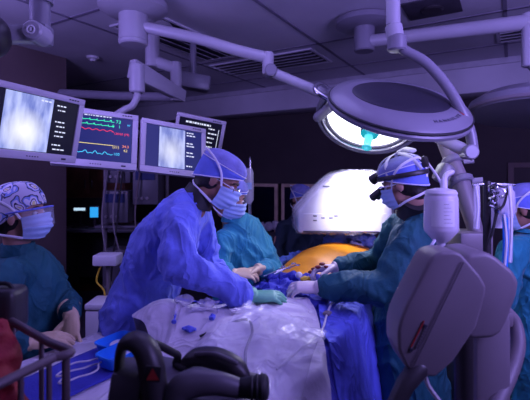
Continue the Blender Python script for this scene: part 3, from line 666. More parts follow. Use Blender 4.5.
def sheet(L, Rr, nu, nv, lift, th=.004):
    L = spline([V((*p, 0)) for p in L], 8); Rr = spline([V((*p, 0)) for p in Rr], 8)
    def at(l, t): x = t*(len(l)-1); i = min(int(x), len(l)-2); return l[i].lerp(l[i+1], x-i)
    top = MB()
    def fn(u, v):
        p = at(L, v).lerp(at(Rr, v), u); z = Zd(p.x, p.y)+lift
        e = .002*noise.noise(V((p.x*30, p.y*30, lift*50)))
        return T(p.x, p.y, z+e)
    mb = MB(); mb.grid(fn, nu, nv)
    me = mb.mesh('s'); n = len(me.vertices); me.update()
    if me.vertices[n//2].normal.z < 0:
        me.flip_normals(); me.update()
    out = MB(); out.v = [v.co.copy() for v in me.vertices]+[v.co-v.normal*th for v in me.vertices]
    fs = [list(p.vertices) for p in me.polygons]; out.f = fs+[[i+n for i in reversed(f)] for f in fs]
    edge = [i for i in range(nu+1)]+[j*(nu+1)+nu for j in range(1, nv+1)]+[nv*(nu+1)+i for i in range(nu-1, -1, -1)]+[j*(nu+1) for j in range(nv-1, 0, -1)]
    for i in range(len(edge)): a_, b_ = edge[i], edge[(i+1) % len(edge)]; out.f.append([a_, b_, b_+n, a_+n])
    return out
o = single('patient_drape', sheet([(.42, .50), (-.5, .48), (-1.02, .40)], [(.42, -.50), (-.5, -.54), (-1.60, -.62)], 110, 190, .0), M['drape_blue'], 'dark blue drape covering the patient around the orange belly and down the table sides', 'drape')
o = single('white_sheet', sheet([(-1.03, .50), (-1.17, .48), (-1.24, .32), (-1.33, .16), (-1.45, .06), (-1.60, -.02)], [(-.68, -.15), (-.82, -.24), (-.96, -.32), (-1.10, -.40), (-1.30, -.50), (-1.60, -.58)], 110, 110, .013), M['sheet_white'], 'white sheet over the patient\'s legs, from the surgeons towards the foreground', 'sheet')
o = single('blue_drape', sheet([(-.56, -.13), (-.76, -.22), (-.93, -.31), (-1.04, -.41), (-1.08, -.52)], [(-.34, -.18), (-.44, -.35), (-.56, -.44), (-.68, -.49), (-.84, -.55)], 70, 90, .022), M['panel_blue'], 'smooth bright blue drape panel beside the white sheet, below the right surgeon\'s sleeve', 'drape')
# towels around the field
def towel(cps, wd, ht, seed, label, m='towel_blue', name='surgical_towel'):
    mb = MB(); pts = spline(cps, 8); n = len(pts); rr = [(wd*(.75+.25*math.sin(math.pi*i/(n-1))), ht*(.8+.2*math.sin(math.pi*i/(n-1)))) for i in range(n)]
    mb.tube(pts, rr, 14, rnd=True, lat=V((0, 0, 1)).cross(pts[-1]-pts[0])); me = remesh(mb, name, .010, 2); fold(me, .018, (15, 15, 15), .6, seed)
    return single(name, me, M[m], label, 'towel', group='towels around the surgical field')
towel([T(-.66, -.20, 1.11), T(-.60, .0, 1.12), T(-.52, .16, 1.11)], .09, .028, 1, 'dark blue towel bunched under the surgeons\' gloved hands')
towel([T(-.80, .10, 1.105), T(-.72, .02, 1.12), T(-.70, -.10, 1.11)], .06, .02, 6, 'dark blue towel fold at the white sheet\'s edge beside the green glove')
towel([T(-.40, .22, 1.12), T(-.36, .05, 1.13), T(-.38, -.10, 1.12)], .05, .025, 2, 'dark blue towel folded along the near edge of the orange belly')
towel([T(-.38, .29, 1.08), T(-.10, .36, 1.12), T(.2, .32, 1.15)], .035, .025, 3, 'light blue towel edge along the far left side of the orange belly', 'towel_light')
towel([T(.36, .20, 1.22), T(.40, .02, 1.27), T(.38, -.18, 1.22)], .07, .04, 4, 'light blue towel behind the orange belly under the imaging head', 'towel_light')
towel([T(-.34, -.20, 1.14), T(-.14, -.26, 1.15), T(.1, -.27, 1.13)], .06, .035, 5, 'blue towel tucked along the right surgeon\'s side of the belly')
# patient
t = thing('person', 'patient lying draped with an orange iodine-painted belly bared', 'person', T(0, 0, .93))
mb = MB()
mb.tube([T(-.30, .05, 1.05), T(-.18, .07, 1.06), T(.0, .07, 1.075), T(.18, .05, 1.085), T(.34, 0, 1.08), T(.44, 0, 1.06)], [(.19, .11), (.225, .155), (.24, .170), (.235, .165), (.22, .14), (.19, .11)], 28, lat=B, rnd=True)
mb.tube([T(.44, 0, 1.05), T(.54, 0, 1.05), T(.6, 0, 1.06)], [.07, .055, .06], 14); mb.ell(T(.70, 0, 1.05), (.10, .077, .105), ROOM)
for sb in (-1, 1):
    mb.tube([T(-.22, sb*.09, 1.01), T(-.62, sb*.10, 1.00), T(-1.02, sb*.10, .985), T(-1.10, sb*.10, .985)], [.095, .07, .045, .035], 14, rnd=True)
    mb.tube([T(-1.08, sb*.10, .98), T(-1.10, sb*.10, 1.04)], [.04, .03], 10, rnd=True)
    mb.tube([T(.36, sb*.20, 1.03), T(.18, sb*.245, .99), T(-.04, sb*.245, .98)], [.05, .042, .03], 12, rnd=True)
pb_ = part('body', remesh(mb, 'body', .012, 3), M['iodine'], t); pb_.data.materials.append(M['skin'])
for p in pb_.data.polygons:
    c = p.center; a_ = (c+V((0, 0, .93))).dot(A)
    if a_ > .40 or a_ < -.34 or abs(c.dot(B)-.05) > .27: p.material_index = 1
mb = MB(); mb.ell(T(.72, 0, 1.06), (.09, .085, .10), ROOM); part('hair_cover', mb, M['cap_blue'], t)

# ------------------------------------------------------------------ people
def hand_tubes(mb, wr, d, n, th, curl=.5, s=1.0, spread=.12, curls=None):
    d = V(d).normalized(); n = V(n); n = (n-d*n.dot(d)).normalized(); l = V(th); l = (l-d*l.dot(d)-n*l.dot(n)).normalized(); wr = V(wr)
    mb.tube([wr-d*.02*s, wr+d*.02*s, wr+d*.06*s, wr+d*.095*s], [(.027*s, .021*s), (.034*s, .021*s), (.042*s, .019*s), (.040*s, .015*s)], 14, lat=l, rnd=True)
    for i, (off, ln, r) in enumerate(((.031, .072, .0098), (.011, .080, .0102), (-.010, .075, .0098), (-.029, .058, .0088))):
        c = (curls[i] if curls else curl)
        p = wr+d*(.092 if i < 3 else .084)*s+l*off*s; dr = (d+l*(off/.03)*spread).normalized(); pts = [p-dr*.02*s, p]
        for kk, fr in enumerate((.45, .32, .23)):
            ang = c*(.55, .85, .6)[kk]; ax = dr.cross(n).normalized(); dr = Quaternion(ax, ang) @ dr; p = p+dr*ln*fr*s; pts.append(p.copy())
        mb.tube(pts, [r*s*1.05, r*s, r*s, r*s*.92, r*s*.82], 10, rnd=True)
    p = wr+d*.022*s+l*.024*s; dr = (d*.62+l*.70+n*.35).normalized(); pts = [p.copy()]
    for kk, ln in enumerate((.045, .034, .026)):
        p = p+dr*ln*s; pts.append(p.copy()); dr = (dr+d*.35+n*.25*curl).normalized()
    mb.tube(pts, [.016*s, .013*s, .0115*s, .0095*s], 10, rnd=True)
    return mb
def person(label, base, F, head, hfwd, hup, spine, arms, gown_m, glove_m, skin_m='skin', hs=1.0, hem=.30, scale_fold=.015, seed=0, cap='surgical', collar=True, guard=False, gown_name='gown', mask=True, cuff_m=None, sleeve=1.0):
    F = V(F).normalized(); right = F.cross(V((0, 0, 1))).normalized()
    t = thing('person', label, 'person', (base[0], base[1], 0))
    head = V(head); y = V(hfwd).normalized(); z = V(hup); z = (z-y*z.dot(y)).normalized(); x = y.cross(z)
    HX = Matrix.Translation(head) @ Matrix((x, y, z)).transposed().to_4x4() @ Matrix.Scale(hs, 4); H3 = Matrix((x, y, z)).transposed()*hs
    def hp(*p): return HX @ V(p)
    # --- body
    mb = MB()
    mb.ell(hp(0, -.012, .035), (.077*hs, .097*hs, .085*hs), H3.normalized() if False else Matrix((x, y, z)).transposed(), 20, 14)
    RX = Matrix((x, y, z)).transposed()
    mb.ell(hp(0, .028, -.045), (.060*hs, .068*hs, .075*hs), RX); mb.ell(hp(0, .05, -.088), (.036*hs, .038*hs, .030*hs), RX)
    mb.ell(hp(0, .096, -.022), (.013*hs, .020*hs, .028*hs), RX, 10, 8); mb.ell(hp(0, .070, .022), (.055*hs, .022*hs, .014*hs), RX, 12, 8)
    for sx in (-1, 1):
        mb.ell(hp(sx*.078, -.008, -.008), (.010*hs, .020*hs, .033*hs), RX, 10, 8)
        mb.ell(hp(sx*.042, .062, -.03), (.020*hs, .02*hs, .02*hs), RX, 10, 8)
    mb.ell(hp(0, .086, -.070), (.026*hs, .014*hs, .011*hs), RX, 10, 8)
    neck = V(spine[-1][0])
    mb.tube([hp(0, -.03, -.03), hp(0, -.035, -.085).lerp(neck, .25), neck+V((0, 0, .01)), neck-V((0, 0, .05))], [.056*hs, .054*hs, .056, .055], 16, rnd=True)
    tor = spine[-1-1::-1]
    pts = [V(q[0]) for q in spine[1:]]; rr = [(max(.04, q[1]-.03), max(.04, q[2]-.03)) for q in spine[1:]]
    mb.tube(spline(pts, 4), lerp_list(rr, 4), 20, lat=right, rnd=True)
    for a in arms:
        mb.tube(spline([V(a['sh']), V(a['el']), V(a['wr'])], 5), lerp_list([.052, .042, .020], 5), 12, rnd=True)
        dd = V(a['d']).normalized(); mb.tube([V(a['wr']), V(a['wr'])+dd*.05, V(a['wr'])+dd*.075], [.017, .018, .012], 10, rnd=True)
    hipc = V(spine[1][0]); 
    for sx in (-1, 1):
        ft = V((base[0], base[1], 0))+right*sx*.12
        mb.tube(spline([hipc+right*sx*.085-V((0, 0, .02)), (hipc+ft)*.5+right*sx*.05+F*.04, ft+V((0, 0, .08))], 5), lerp_list([.085, .058, .04], 5), 14, rnd=True)
        mb.tube([ft+V((0, 0, .05)), ft+F*.06+V((0, 0, .045)), ft+F*.15+V((0, 0, .035))], [.04, .036, .026], 10, rnd=True)
    body = part('body', remesh(mb, 'body', .009, 4), M[skin_m], t)
    # --- shoes
    for sx in (-1, 1):
        ft = V((base[0], base[1], 0))+right*sx*.12; sm = MB()
        sm.tube([ft-F*.06+V((0, 0, .048)), ft+V((0, 0, .056)), ft+F*.08+V((0, 0, .05)), ft+F*.19+V((0, 0, .038))], [(.042, .045), (.046, .052), (.05, .046), (.04, .032)], 14, lat=right, rnd=True)
        part('shoe', sm, M['grey_dark'], t)
    # --- gown
    gm = MB(); gp = spline([V(q[0]) for q in spine], 5); gr = lerp_list([(q[1], q[2]) for q in spine], 5)
    gm.tube(gp, gr, 32, lat=right, rnd=False)
    for a in arms:
        w0, w1, w2 = a.get('r', (.080, .072, .052)); sh, el, wr = V(a['sh']), V(a['el']), V(a['wr'])
        gm.tube(spline([sh+(sh-el)*.06, sh, sh.lerp(el, .5), el, el.lerp(wr, .55), wr-(wr-el).normalized()*.03], 4), lerp_list([w0*.7, w0, (w0+w1)/2, w1, (w1+w2)/2, w2], 4), 18, rnd=True)
        gm.tube([V(spine[-2][0])+V((0, 0, -.03)), sh], [.09, w0*.9], 14, rnd=True)
    gme = remesh(gm, 'gown', .0105, 7)
    nk = neck
    fold(gme, scale_fold, (5.5, 5.5, 3.0), .45, seed, keep=lambda c: ss(((c-nk).length-.06)/.18))
    fold(gme, scale_fold*.40, (15, 15, 8), .3, seed+5, keep=lambda c: ss(((c-nk).length-.08)/.2))
    part(gown_name, gme, M[gown_m], t, angle=0)
    if collar:
        cm = MB(); cm.tube([neck-V((0, 0, .02)), neck+V((0, 0, .02)), neck+V((0, 0, .034))], [(spine[-1][1]*1.02, spine[-1][2]*1.06), (spine[-1][1]*.95, spine[-1][2]*.98), (spine[-1][1]*.9, spine[-1][2]*.93)], 24, lat=right); part('collar', cm, M[gown_m], t)
    if guard:
        ng = MB(); ng.tube([neck-V((0, 0, .035)), neck.lerp(hp(0, -.035, -.085), .45), neck.lerp(hp(0, -.04, -.08), .95)], [(.080, .080), (.076, .078), (.073, .076)], 24, lat=right); part('neck_guard', ng, M['black_rubber'], t, label='black neck guard')
    # --- gloves
    for i, a in enumerate(arms):
        if not a.get('glove', True): continue
        hm = MB(); hand_tubes(hm, a['wr'], a['d'], a['n'], a['th'], a.get('curl', .6), a.get('s', 1.0)*1.04, a.get('spread', .12), a.get('curls'))
        el, wr = V(a['el']), V(a['wr']); dn = (wr-el).normalized()
        hm.tube([wr-dn*.075, wr-dn*.03, wr+V(a['d']).normalized()*.02], [a.get('cr', .046), .040, .034], 14, rnd=False)
        gl = part('glove', remesh(hm, 'glove', .0042, 2), M[a.get('gm', glove_m)], t, label=a.get('label'), angle=0)
        cu = MB(); k0 = a.get('cr', .046)
        for q in (0, .008): cu.ring(wr-dn*(.072-q), k0+.002, .004, disc_frame(dn), 24, 6)
        part('cuff_band', cu, M[cuff_m or a.get('gm', glove_m)], gl)
    # --- eyes
    for sx in (-1, 1):
        em = MB(); em.ell(hp(sx*.032, .073, .000), (.0135*hs, .0115*hs, .0115*hs), RX, 12, 8); e = part('eye', em, M['eye_white'], t)
        em = MB(); em.ell(hp(sx*.033, .0815, -.001), (.006*hs, .0042*hs, .006*hs), RX, 10, 6); part('iris', em, M['iris'], e)
        em = MB(); em.tube([hp(sx*.015, .088, .024), hp(sx*.034, .086, .030), hp(sx*.055, .074, .024)], .004*hs, 6, rnd=True); part('eyebrow', em, M['hair'], t)
    # --- hair
    hm = MB(); hm.ell(hp(0, -.035, .005), (.0785*hs, .083*hs, .088*hs), RX, 20, 14); hm.ell(hp(0, -.055, -.055), (.058*hs, .045*hs, .045*hs), RX, 14, 10); part('hair', remesh(hm, 'hair', .008, 3), M['hair'], t)
    # --- cap
    cm_ = 'cap_blue'
    def capfn(u, v, grow=0):
        az = 2*math.pi*u; fr = math.cos(az)                      # fr=1 at the forehead
        zb = .056 if cap == 'surgical' else .052; hemz = zb*(.5+.5*fr)+(-.045 if cap == 'surgical' else -.065)*(.5-.5*fr)
        top = .135 if cap == 'surgical' else .150
        zs = .062 if cap == 'surgical' else .040
        if v < .35: prof = 1.0-.05*(1-v/.35)**2; zz = hemz+(zs-hemz)*v/.35
        else: a_ = (v-.35)/.65*math.pi/2; prof = max(.002, math.cos(a_))**(.80 if cap == 'surgical' else .70); zz = zs+(top-zs)*math.sin(a_)
        rx, ry = (.090, .112); cy = -.010
        bulge = 1.0+(.03 if cap == 'surgical' else .08)*(.5-.5*fr)*math.sin(v*math.pi)
        wr_ = 1+(.025*noise.noise(V((u*9, v*5, seed)))+(.012*math.sin(az*22) if v > .6 else 0))*(1 if cap == 'surgical' else 1.8)
        return hp((rx+grow)*prof*bulge*wr_*math.sin(az), cy+(ry+grow)*prof*bulge*wr_*math.cos(az), zz)
    cb = MB(); cb.grid(lambda u, v: capfn(u, v*.999), 44, 20)
    cb.v = [v.copy() for v in cb.v]
    cpart = part('cap', remesh_close(cb, hp), M['cap_pattern' if cap == 'pattern' else cm_], t, angle=0, label='patterned bouffant cap' if cap == 'pattern' else None)
    if cap == 'surgical':
        sm = MB(); sm.tube([capfn(i/44, .40, .002) for i in range(45)], .0022, 6, cap=False); part('crown_seam', sm, M['strap'], cpart)
        sm = MB(); sm.tube([capfn(i/44, .02, .001) for i in range(45)], .003, 6, cap=False); part('hem_band', sm, M['strap'], cpart)
        tp = MB(); tp.grid(lambda u, v: capfn(u, .42+v*.579, .0022), 44, 10); part('crown_panel', tp, M['cap_top'], cpart, angle=0)
    # --- mask
    if mask:
        def mk(u, v, g_=0):
            az = (u-.5)*2*math.radians(84); zz = .002-.112*v
            ny = .112+.010*math.sin(v*math.pi)-.030*max(0, v-.6)/.4+(.008*math.exp(-((u-.5)/.10)**2)*(1-v))
            rx = .079-.012*v; cy = .018
            pl = .0028*math.sin(v*math.pi*8)*math.cos(az)
            return hp((rx+pl+g_)*math.sin(az), cy+(ny-cy+pl+g_)*max(.0, math.cos(az))**.8, zz-.012*(1-math.cos(az))*(1-2*v))
        mm = MB(); mm.grid(lambda u, v: mk(u, v), 26, 26); k_ = len(mm.v); mm.grid(lambda u, v: mk(u, v, -.003), 26, 26)
        mp_ = part('mask', mm, M['mask_blue'], t, angle=0)
        for sx, u in ((-1, 0.0), (1, 1.0)):
            st = MB(); st.tube(spline([mk(u, .03), hp(sx*.094, .005, .040), hp(sx*.100, -.05, .080), hp(sx*.062, -.115, .098), hp(sx*.01, -.128, .085)], 6), (.0055, .0018), 6, lat=z); part('tie', st, M['strap'], mp_)
            st = MB(); st.tube(spline([mk(u, .97), hp(sx*.074, -.02, -.082), hp(sx*.05, -.078, -.072), hp(0, -.105, -.062)], 6), (.0055, .0018), 6, lat=z); part('tie', st, M['strap'], mp_)
    return t, hp, RX
def remesh_close(cb, hp):                              # gives the cap cloth a thickness
    me = cb.mesh('cap'); me.update(); n = len(me.vertices); c = hp(0, -.01, .03)
    out = MB(); out.v = [v.co.copy() for v in me.vertices]+[v.co+(c-v.co).normalized()*.003 for v in me.vertices]
    fs = [list(p.vertices) for p in me.polygons]; out.f = fs+[[i+n for i in reversed(f)] for f in fs]
    for i in range(44): out.f.append([i, i+1, i+1+n, i+n])
    return out
U = V((0, 0, 1))
# blue-gowned surgeon
t, hp, RX = person('surgeon in a blue gown and blue cap, leaning over the table on the left', (-.72, 2.06), (.88, -.25, 0),
    P(219, 180, 2.0), (.86, -.05, -.52), (.42, 0, 1),
    [(V((-.72, 2.07, .30)), .25, .20), (P(136, 330, 2.05), .21, .165), (P(150, 283, 2.04), .20, .150), (P(166, 241, 2.02), .20, .140), (P(183, 211, 2.0), .165, .095), (P(195, 199, 2.0), .078, .076)],
    [dict(sh=P(182, 219, 1.86), el=P(178, 264, 1.75), wr=P(250, 297, 1.80), d=(1, .10, .03), n=(.1, .25, -1), th=(0, 1, .2), curl=.5, r=(.082, .078, .056), s=1.02),
     dict(sh=P(197, 214, 2.17), el=P(208, 262, 2.24), wr=P(228, 286, 2.06), d=(1, -.02, -.04), n=(.05, -.35, -1), th=(.2, -1, .2), curl=.5, r=(.08, .07, .052))],
    'gown_blue', 'glove_green', 'skin_dark', 1.05, seed=1, guard=True)
gm = MB(); 
for sx in (-1, 1): gm.tube(spline([hp(sx*.012, .104, .002), hp(sx*.03, .104, .008), hp(sx*.055, .09, .006), hp(sx*.056, .09, -.012), hp(sx*.034, .1, -.018), hp(sx*.014, .103, -.01), hp(sx*.012, .104, .002)], 4), .0022, 6); gm.tube([hp(sx*.056, .09, .004), hp(sx*.083, .0, .006)], .0022, 6)
part('eyeglasses', gm, M['chrome'], t)
# teal surgeon at the back
person('surgeon in a teal gown with clasped gloved hands, behind the blue-gowned surgeon', (-.12, 2.56), (.6, -.8, 0),
    P(230, 198, 2.50), (.80, -.62, -.32), (.2, -.15, 1),
    [(V((-.12, 2.58, .30)), .24, .20), (P(244, 320, 2.55), .205, .165), (P(245, 285, 2.55), .20, .155), (P(246, 256, 2.55), .19, .14), (P(242, 234, 2.54), .155, .10), (P(233, 218, 2.52), .072, .068)],
    [dict(sh=P(259, 242, 2.62), el=P(272, 271, 2.50), wr=P(260, 269, 2.34), d=(-1, -.25, -.12), n=(.1, -.4, -1), th=(-.1, -.8, .5), curl=.5, r=(.078, .066, .05), cr=.045, s=.92),
     dict(sh=P(224, 240, 2.44), el=P(217, 272, 2.34), wr=P(232, 275, 2.24), d=(1, .2, .04), n=(.0, .5, -1), th=(.2, .6, .6), curl=.6, r=(.075, .065, .05), cr=.045, s=.95)],
    'gown_teal', 'glove_cream', 'skin', 1.0, seed=2, cuff_m='cuff_teal')
# right surgeon
t, hp, RX = person('surgeon in a dark teal gown wearing a strapped headlamp, on the right', (.66, 1.98), (-.86, .45, 0),
    P(403, 184, 1.95), (-.76, .60, -.30), (-.25, .12, 1),
    [(V((.70, 2.0, .30)), .25, .20), (P(407, 335, 1.98), .215, .165), (P(411, 290, 1.98), .205, .155), (P(416, 250, 1.98), .20, .14), (P(420, 222, 1.98), .165, .10), (P(413, 207, 1.97), .075, .070)],
    [dict(sh=P(419, 236, 1.82), el=P(388, 286, 1.74), wr=P(320, 288, 1.88), d=(-1, .10, .03), n=(-.1, .35, -1), th=(.1, .8, .3), curl=.7, r=(.082, .076, .056), cr=.046),
     dict(sh=P(404, 226, 2.16), el=P(378, 262, 2.24), wr=P(337, 268, 2.12), d=(-1, -.05, -.04), n=(.0, -.4, -1), th=(.0, -1, .2), curl=.9, r=(.085, .075, .055), gm='glove_white', cr=.045)],
    'gown_green', 'glove_white', 'skin', .97, seed=3, guard=True)
bl = MB()
for i, (px, py) in enumerate(((318, 270), (322, 267), (326, 270), (314, 272), (311, 275))): bl.ell(P(px, py-3, 2.07+.008*i), (.016, .012, .009), None, 10, 6)
part('blood_smear', bl, M['blood'], t)
hl = MB(); 
for q in ((-.02, 0), (.02, 0)): pass
hl.tube(spline([hp(0, .112, .075), hp(0, .075, .128), hp(0, 0, .150), hp(0, -.08, .128), hp(0, -.128, .06), hp(0, -.12, .0)], 5), (.012, .003), 8, lat=RX.col[0]); hp_ = part('headlamp_harness', hl, M['strap'], t)
st = MB(); st.tube([hp(.098*math.sin(i/36*2*math.pi), -.01+.122*math.cos(i/36*2*math.pi), .055-.03*(.5-.5*math.cos(i/36*2*math.pi))) for i in range(37)], (.011, .003), 6, lat=RX.col[2], cap=False); part('head_band', st, M['black'], hp_)
for sx in (-1, 1):
    st = MB(); st.tube(spline([hp(sx*.085, .03, .05), hp(sx*.07, .02, .12), hp(sx*.02, -.02, .15), hp(sx*.05, -.09, .11), hp(sx*.06, -.125, .04)], 5), (.008, .0025), 6, lat=RX.col[1]); part('side_strap', st, M['strap'], hp_)
    lp = MB(); lp.cyl(hp(sx*.032, .105, .0), hp(sx*.028, .165, -.025), .016, 14, .020, .003); part('loupe', lp, M['black'], hp_)
lp = MB(); lp.cyl(hp(0, .105, .075), hp(0, .15, .06), .022, 16, .026, .004); part('lamp_head', lp, M['black'], hp_)
lp = MB(); lp.box(hp(0, -.13, .07), (.05, .03, .05), RX, .008); part('battery_box', lp, M['black'], hp_)
fr = MB(); fr.tube(spline([hp(-.06, .10, .012), hp(0, .118, .016), hp(.06, .10, .012)], 5), .004, 6)
for sx in (-1, 1): fr.tube([hp(sx*.06, .10, .012), hp(sx*.084, 0, .006)], .0035, 6)
part('loupe_frame', fr, M['chrome'], hp_)
cb = MB(); cb.tube(spline([hp(.01, -.14, .06), hp(.03, -.16, -.04), hp(.05, -.13, -.12), P(424, 232, 1.84)], 6), .006, 8); part('headlamp_cable', cb, M['cable_white'], hp_)
em = MB(); em.tube([hp(.05, -.02, .155), hp(.03, -.06, .158), hp(.01, -.09, .142)], (.025, .012), 8, rnd=True); part('harness_pad', em, M['strap'], hp_)
# nurse
t, hp, RX = person('person in teal scrubs with patterned cap and blue safety glasses, left edge', (-1.12, 1.96), (.9, -.35, 0),
    P(22, 215, 1.90), (.98, .05, .10), (-.12, 0, 1),
    [(V((-1.13, 1.96, .42)), .25, .20), (P(22, 370, 1.95), .225, .17), (P(24, 330, 1.95), .21, .155), (P(26, 295, 1.95), .205, .15), (P(23, 270, 1.94), .175, .11), (P(18, 250, 1.92), .078, .073)],
    [dict(sh=P(6, 277, 1.74), el=P(-12, 335, 1.66), wr=P(28, 343, 1.66), d=(1, .25, .05), n=(.0, .35, -1), th=(.1, 1, .2), curl=.5, r=(.085, .075, .055)),
     dict(sh=P(44, 274, 2.06), el=P(64, 300, 2.05), wr=P(72, 314, 1.87), d=(.20, -.50, -.70), n=(-.3, -.75, .45), th=(-1, -.2, .0), curl=-.15, spread=.3, r=(.080, .064, .052), s=1.02)],
    'gown_green', 'glove_cream', 'skin', 1.04, seed=4, cap='pattern', gown_name='scrubs')
gl = MB(); gl.tube(spline([hp(-.088, -.02, .014), hp(-.082, .05, .020), hp(-.05, .108, .024), hp(0, .128, .026), hp(.05, .108, .024), hp(.082, .05, .020), hp(.088, -.02, .014)], 5), (.006, .0045), 8); gf = part('glasses_frame', gl, M['gown_blue'], t, label='bright blue safety glasses frame')
sh_ = MB(); sh_.grid(lambda u, v: hp(.088*math.sin((u-.5)*2.7), .020+.112*math.cos((u-.5)*2.7), .022-.075*v), 24, 8); part('clear_shield', sh_, M['clear'], gf)
# person behind the imaging head
person('person in dark scrubs with a blue cap, standing behind the imaging head', (P(298, 0, 3.85).x, 3.85), (.5, -.85, 0),
    P(301, 199, 3.85), (.55, -.8, -.25), (.1, -.1, 1),
    [(V((P(300, 0, 3.85).x, 3.87, .35)), .23, .19), (P(298, 290, 3.87), .20, .16), (P(298, 265, 3.87), .195, .15), (P(298, 245, 3.87), .19, .14), (P(299, 226, 3.87), .16, .10), (P(300, 215, 3.86), .072, .068)],
    [dict(sh=P(283, 226, 3.80), el=P(277, 250, 3.72), wr=P(284, 270, 3.58), d=(.7, -.4, -.4), n=(0, -.5, -1), th=(-.2, -1, .2), curl=.6, r=(.07, .05, .034), gm='skin', cr=.034),
     dict(sh=P(316, 226, 3.86), el=P(322, 250, 3.86), wr=P(316, 268, 3.7), d=(-.4, -.9, -.2), n=(0, .2, -1), th=(-1, .1, .2), curl=.6, r=(.075, .062, .048), gm='skin', cr=.034)],
    'scrub_dark', 'skin', 'skin', 1.0, seed=5, gown_name='scrubs')
# person at the far right
person('person in green gown and blue cap at far right, behind drip stand', (P(532, 0, 2.45).x, 2.5), (-.8, .45, 0),
    P(522, 208, 2.42), (-.75, .5, -.25), (-.1, 0, 1),
    [(V((P(534, 0, 2.5).x, 2.5, .35)), .25, .2), (P(530, 340, 2.48), .22, .17), (P(530, 300, 2.48), .21, .16), (P(530, 265, 2.48), .205, .15), (P(529, 240, 2.47), .175, .11), (P(526, 228, 2.45), .075, .072)],
    [dict(sh=P(515, 250, 2.34), el=P(498, 300, 2.28), wr=P(470, 318, 2.40), d=(-1, .1, 0), n=(0, .2, -1), th=(0, 1, .2), curl=.6),
     dict(sh=P(543, 246, 2.6), el=P(530, 300, 2.7), wr=P(495, 310, 2.72), d=(-1, 0, 0), n=(0, -.2, -1), th=(0, -1, .2), curl=.6)],
    'gown_teal', 'glove_white', 'skin_dark', 1.06, seed=6)

# ------------------------------------------------------------------ imaging head under clear plastic
IY = 2.62
def ip(px, py): p = P(px, py, IY); return (p.x, p.z)
t = thing('imaging_machine', 'white imaging head under clear plastic, brilliantly lit, over the orange belly', 'imaging machine', V((.75, 3.35, 0)))
poly = [ip(298, 233), ip(298, 212), ip(312, 196), ip(334, 176), ip(350, 171), ip(378, 172), ip(391, 190), ip(394, 232)]
mb = MB(); mb.prism(poly, .42, Matrix(), .018, 3, IY); hd = part('head_housing', mb, M['white'], t)
fp = MB(); fp.prism([ip(303, 230.5), ip(303, 213.5), ip(386, 213.5), ip(386, 231.5)], .006, Matrix(), .002, 1, IY-.006); pn = part('front_panel', fp, M['white'], hd)
for px, py in ((315, 216), (315, 220.5), (323, 218), (331, 218), (336, 216)):
    mb = MB(); c = P(px, py, IY-.008); mb.box(c, (.024, .004, .009), None, .001); part('button', mb, M['grey_dark'], pn)
mb = MB(); mb.prism([ip(303, 230.6), ip(350, 230.8), ip(350, 232.4), ip(303, 232.2)], .004, Matrix(), 0, 1, IY-.010); part('slot', mb, M['black'], pn)
mb = MB(); c = P(331, 191, IY-.001); mb.box(c+V((-.03, -.004, .03)), (.045, .004, .010)); part('front_mark', mb, M['dark_mark'], hd)
cv = MB()
def infl(pl, k): cx_ = sum(p[0] for p in pl)/len(pl); cz_ = sum(p[1] for p in pl)/len(pl); return [(cx_+(x-cx_)*k, cz_+(z-cz_)*k) for x, z in pl]
cv.prism(infl(poly, 1.035), .47, Matrix(), .015, 2, IY-.028); cme = remesh(cv, 'plastic_cover', .012, 1); fold(cme, .010, (12, 12, 12), .5, 3)
part('plastic_cover', cme, M['cover_clear'], t, angle=0, label='clear plastic sterile cover')
arc = [V((.62, 3.02, 1.50)), V((.68, 3.25, 1.52)), V((.75, 3.42, 1.30)), V((.78, 3.48, .95)), V((.76, 3.45, .55)), V((.75, 3.35, .28))]
mb = MB(); mb.tube(spline(arc, 6), (.06, .05), 12, rnd=True); part('c_arm', mb, M['white'], t)
mb = MB(); mb.box((.75, 3.38, .17), (.40, .5, .28), None, .04); part('base', mb, M['grey'], t)
for sx in (-1, 1):
    for sy in (-1, 1):
        mb = MB(); mb.cyl((.75+sx*.15-.02, 3.38+sy*.18, .04), (.75+sx*.15+.02, 3.38+sy*.18, .04), .04, 16); part('wheel', mb, M['black_rubber'], t)

# hanging fluid bag on a pole behind the teal surgeon
bx_ = P(250, 0, 3.1).x
t = thing('drip_stand', 'slim drip stand with a hook behind the teal-gowned surgeon', 'drip stand', (bx_, 3.12, 0))
mb = MB(); mb.cyl((bx_, 3.14, .05), (bx_, 3.14, 1.82), .011, 12); part('pole', mb, M['chrome'], t)
mb = MB(); mb.tube(spline([(bx_, 3.14, 1.81), (bx_, 3.10, 1.83), (bx_, 3.075, 1.80)], 5), .005, 8); part('hook', mb, M['chrome'], t)
for i in range(5):
    a_ = i*2*math.pi/5; mb = MB(); mb.tube([(bx_, 3.14, .09), (bx_+.24*math.cos(a_), 3.14+.24*math.sin(a_), .05)], .014, 8, rnd=True); part('leg', mb, M['grey'], t)
t = thing('fluid_bag', 'clear fluid bag hanging on the drip stand beside the teal surgeon\'s head', 'fluid bag', P(249, 205, 3.06))
bg = MB(); bg.tube([P(249, 168, 3.06), P(249, 172, 3.06), P(249, 186, 3.06), P(249, 200, 3.06), P(249, 204, 3.06)], [(.02, .008), (.034, .018), (.036, .024), (.036, .026), (.015, .012)], 16, lat=(1, 0, 0)); part('bag', bg, M['bag_clear'], t)
mb = MB(); mb.tube(spline([P(249, 204, 3.06), P(249, 215, 3.06), P(250, 232, 3.05), P(254, 250, 3.05)], 5), .004, 6); part('drip_tube', mb, M['bag_clear'], t)
mb = MB(); mb.box(P(249, 186, 3.035), (.04, .002, .05)); part('print_label', mb, M['mask_blue'], t)

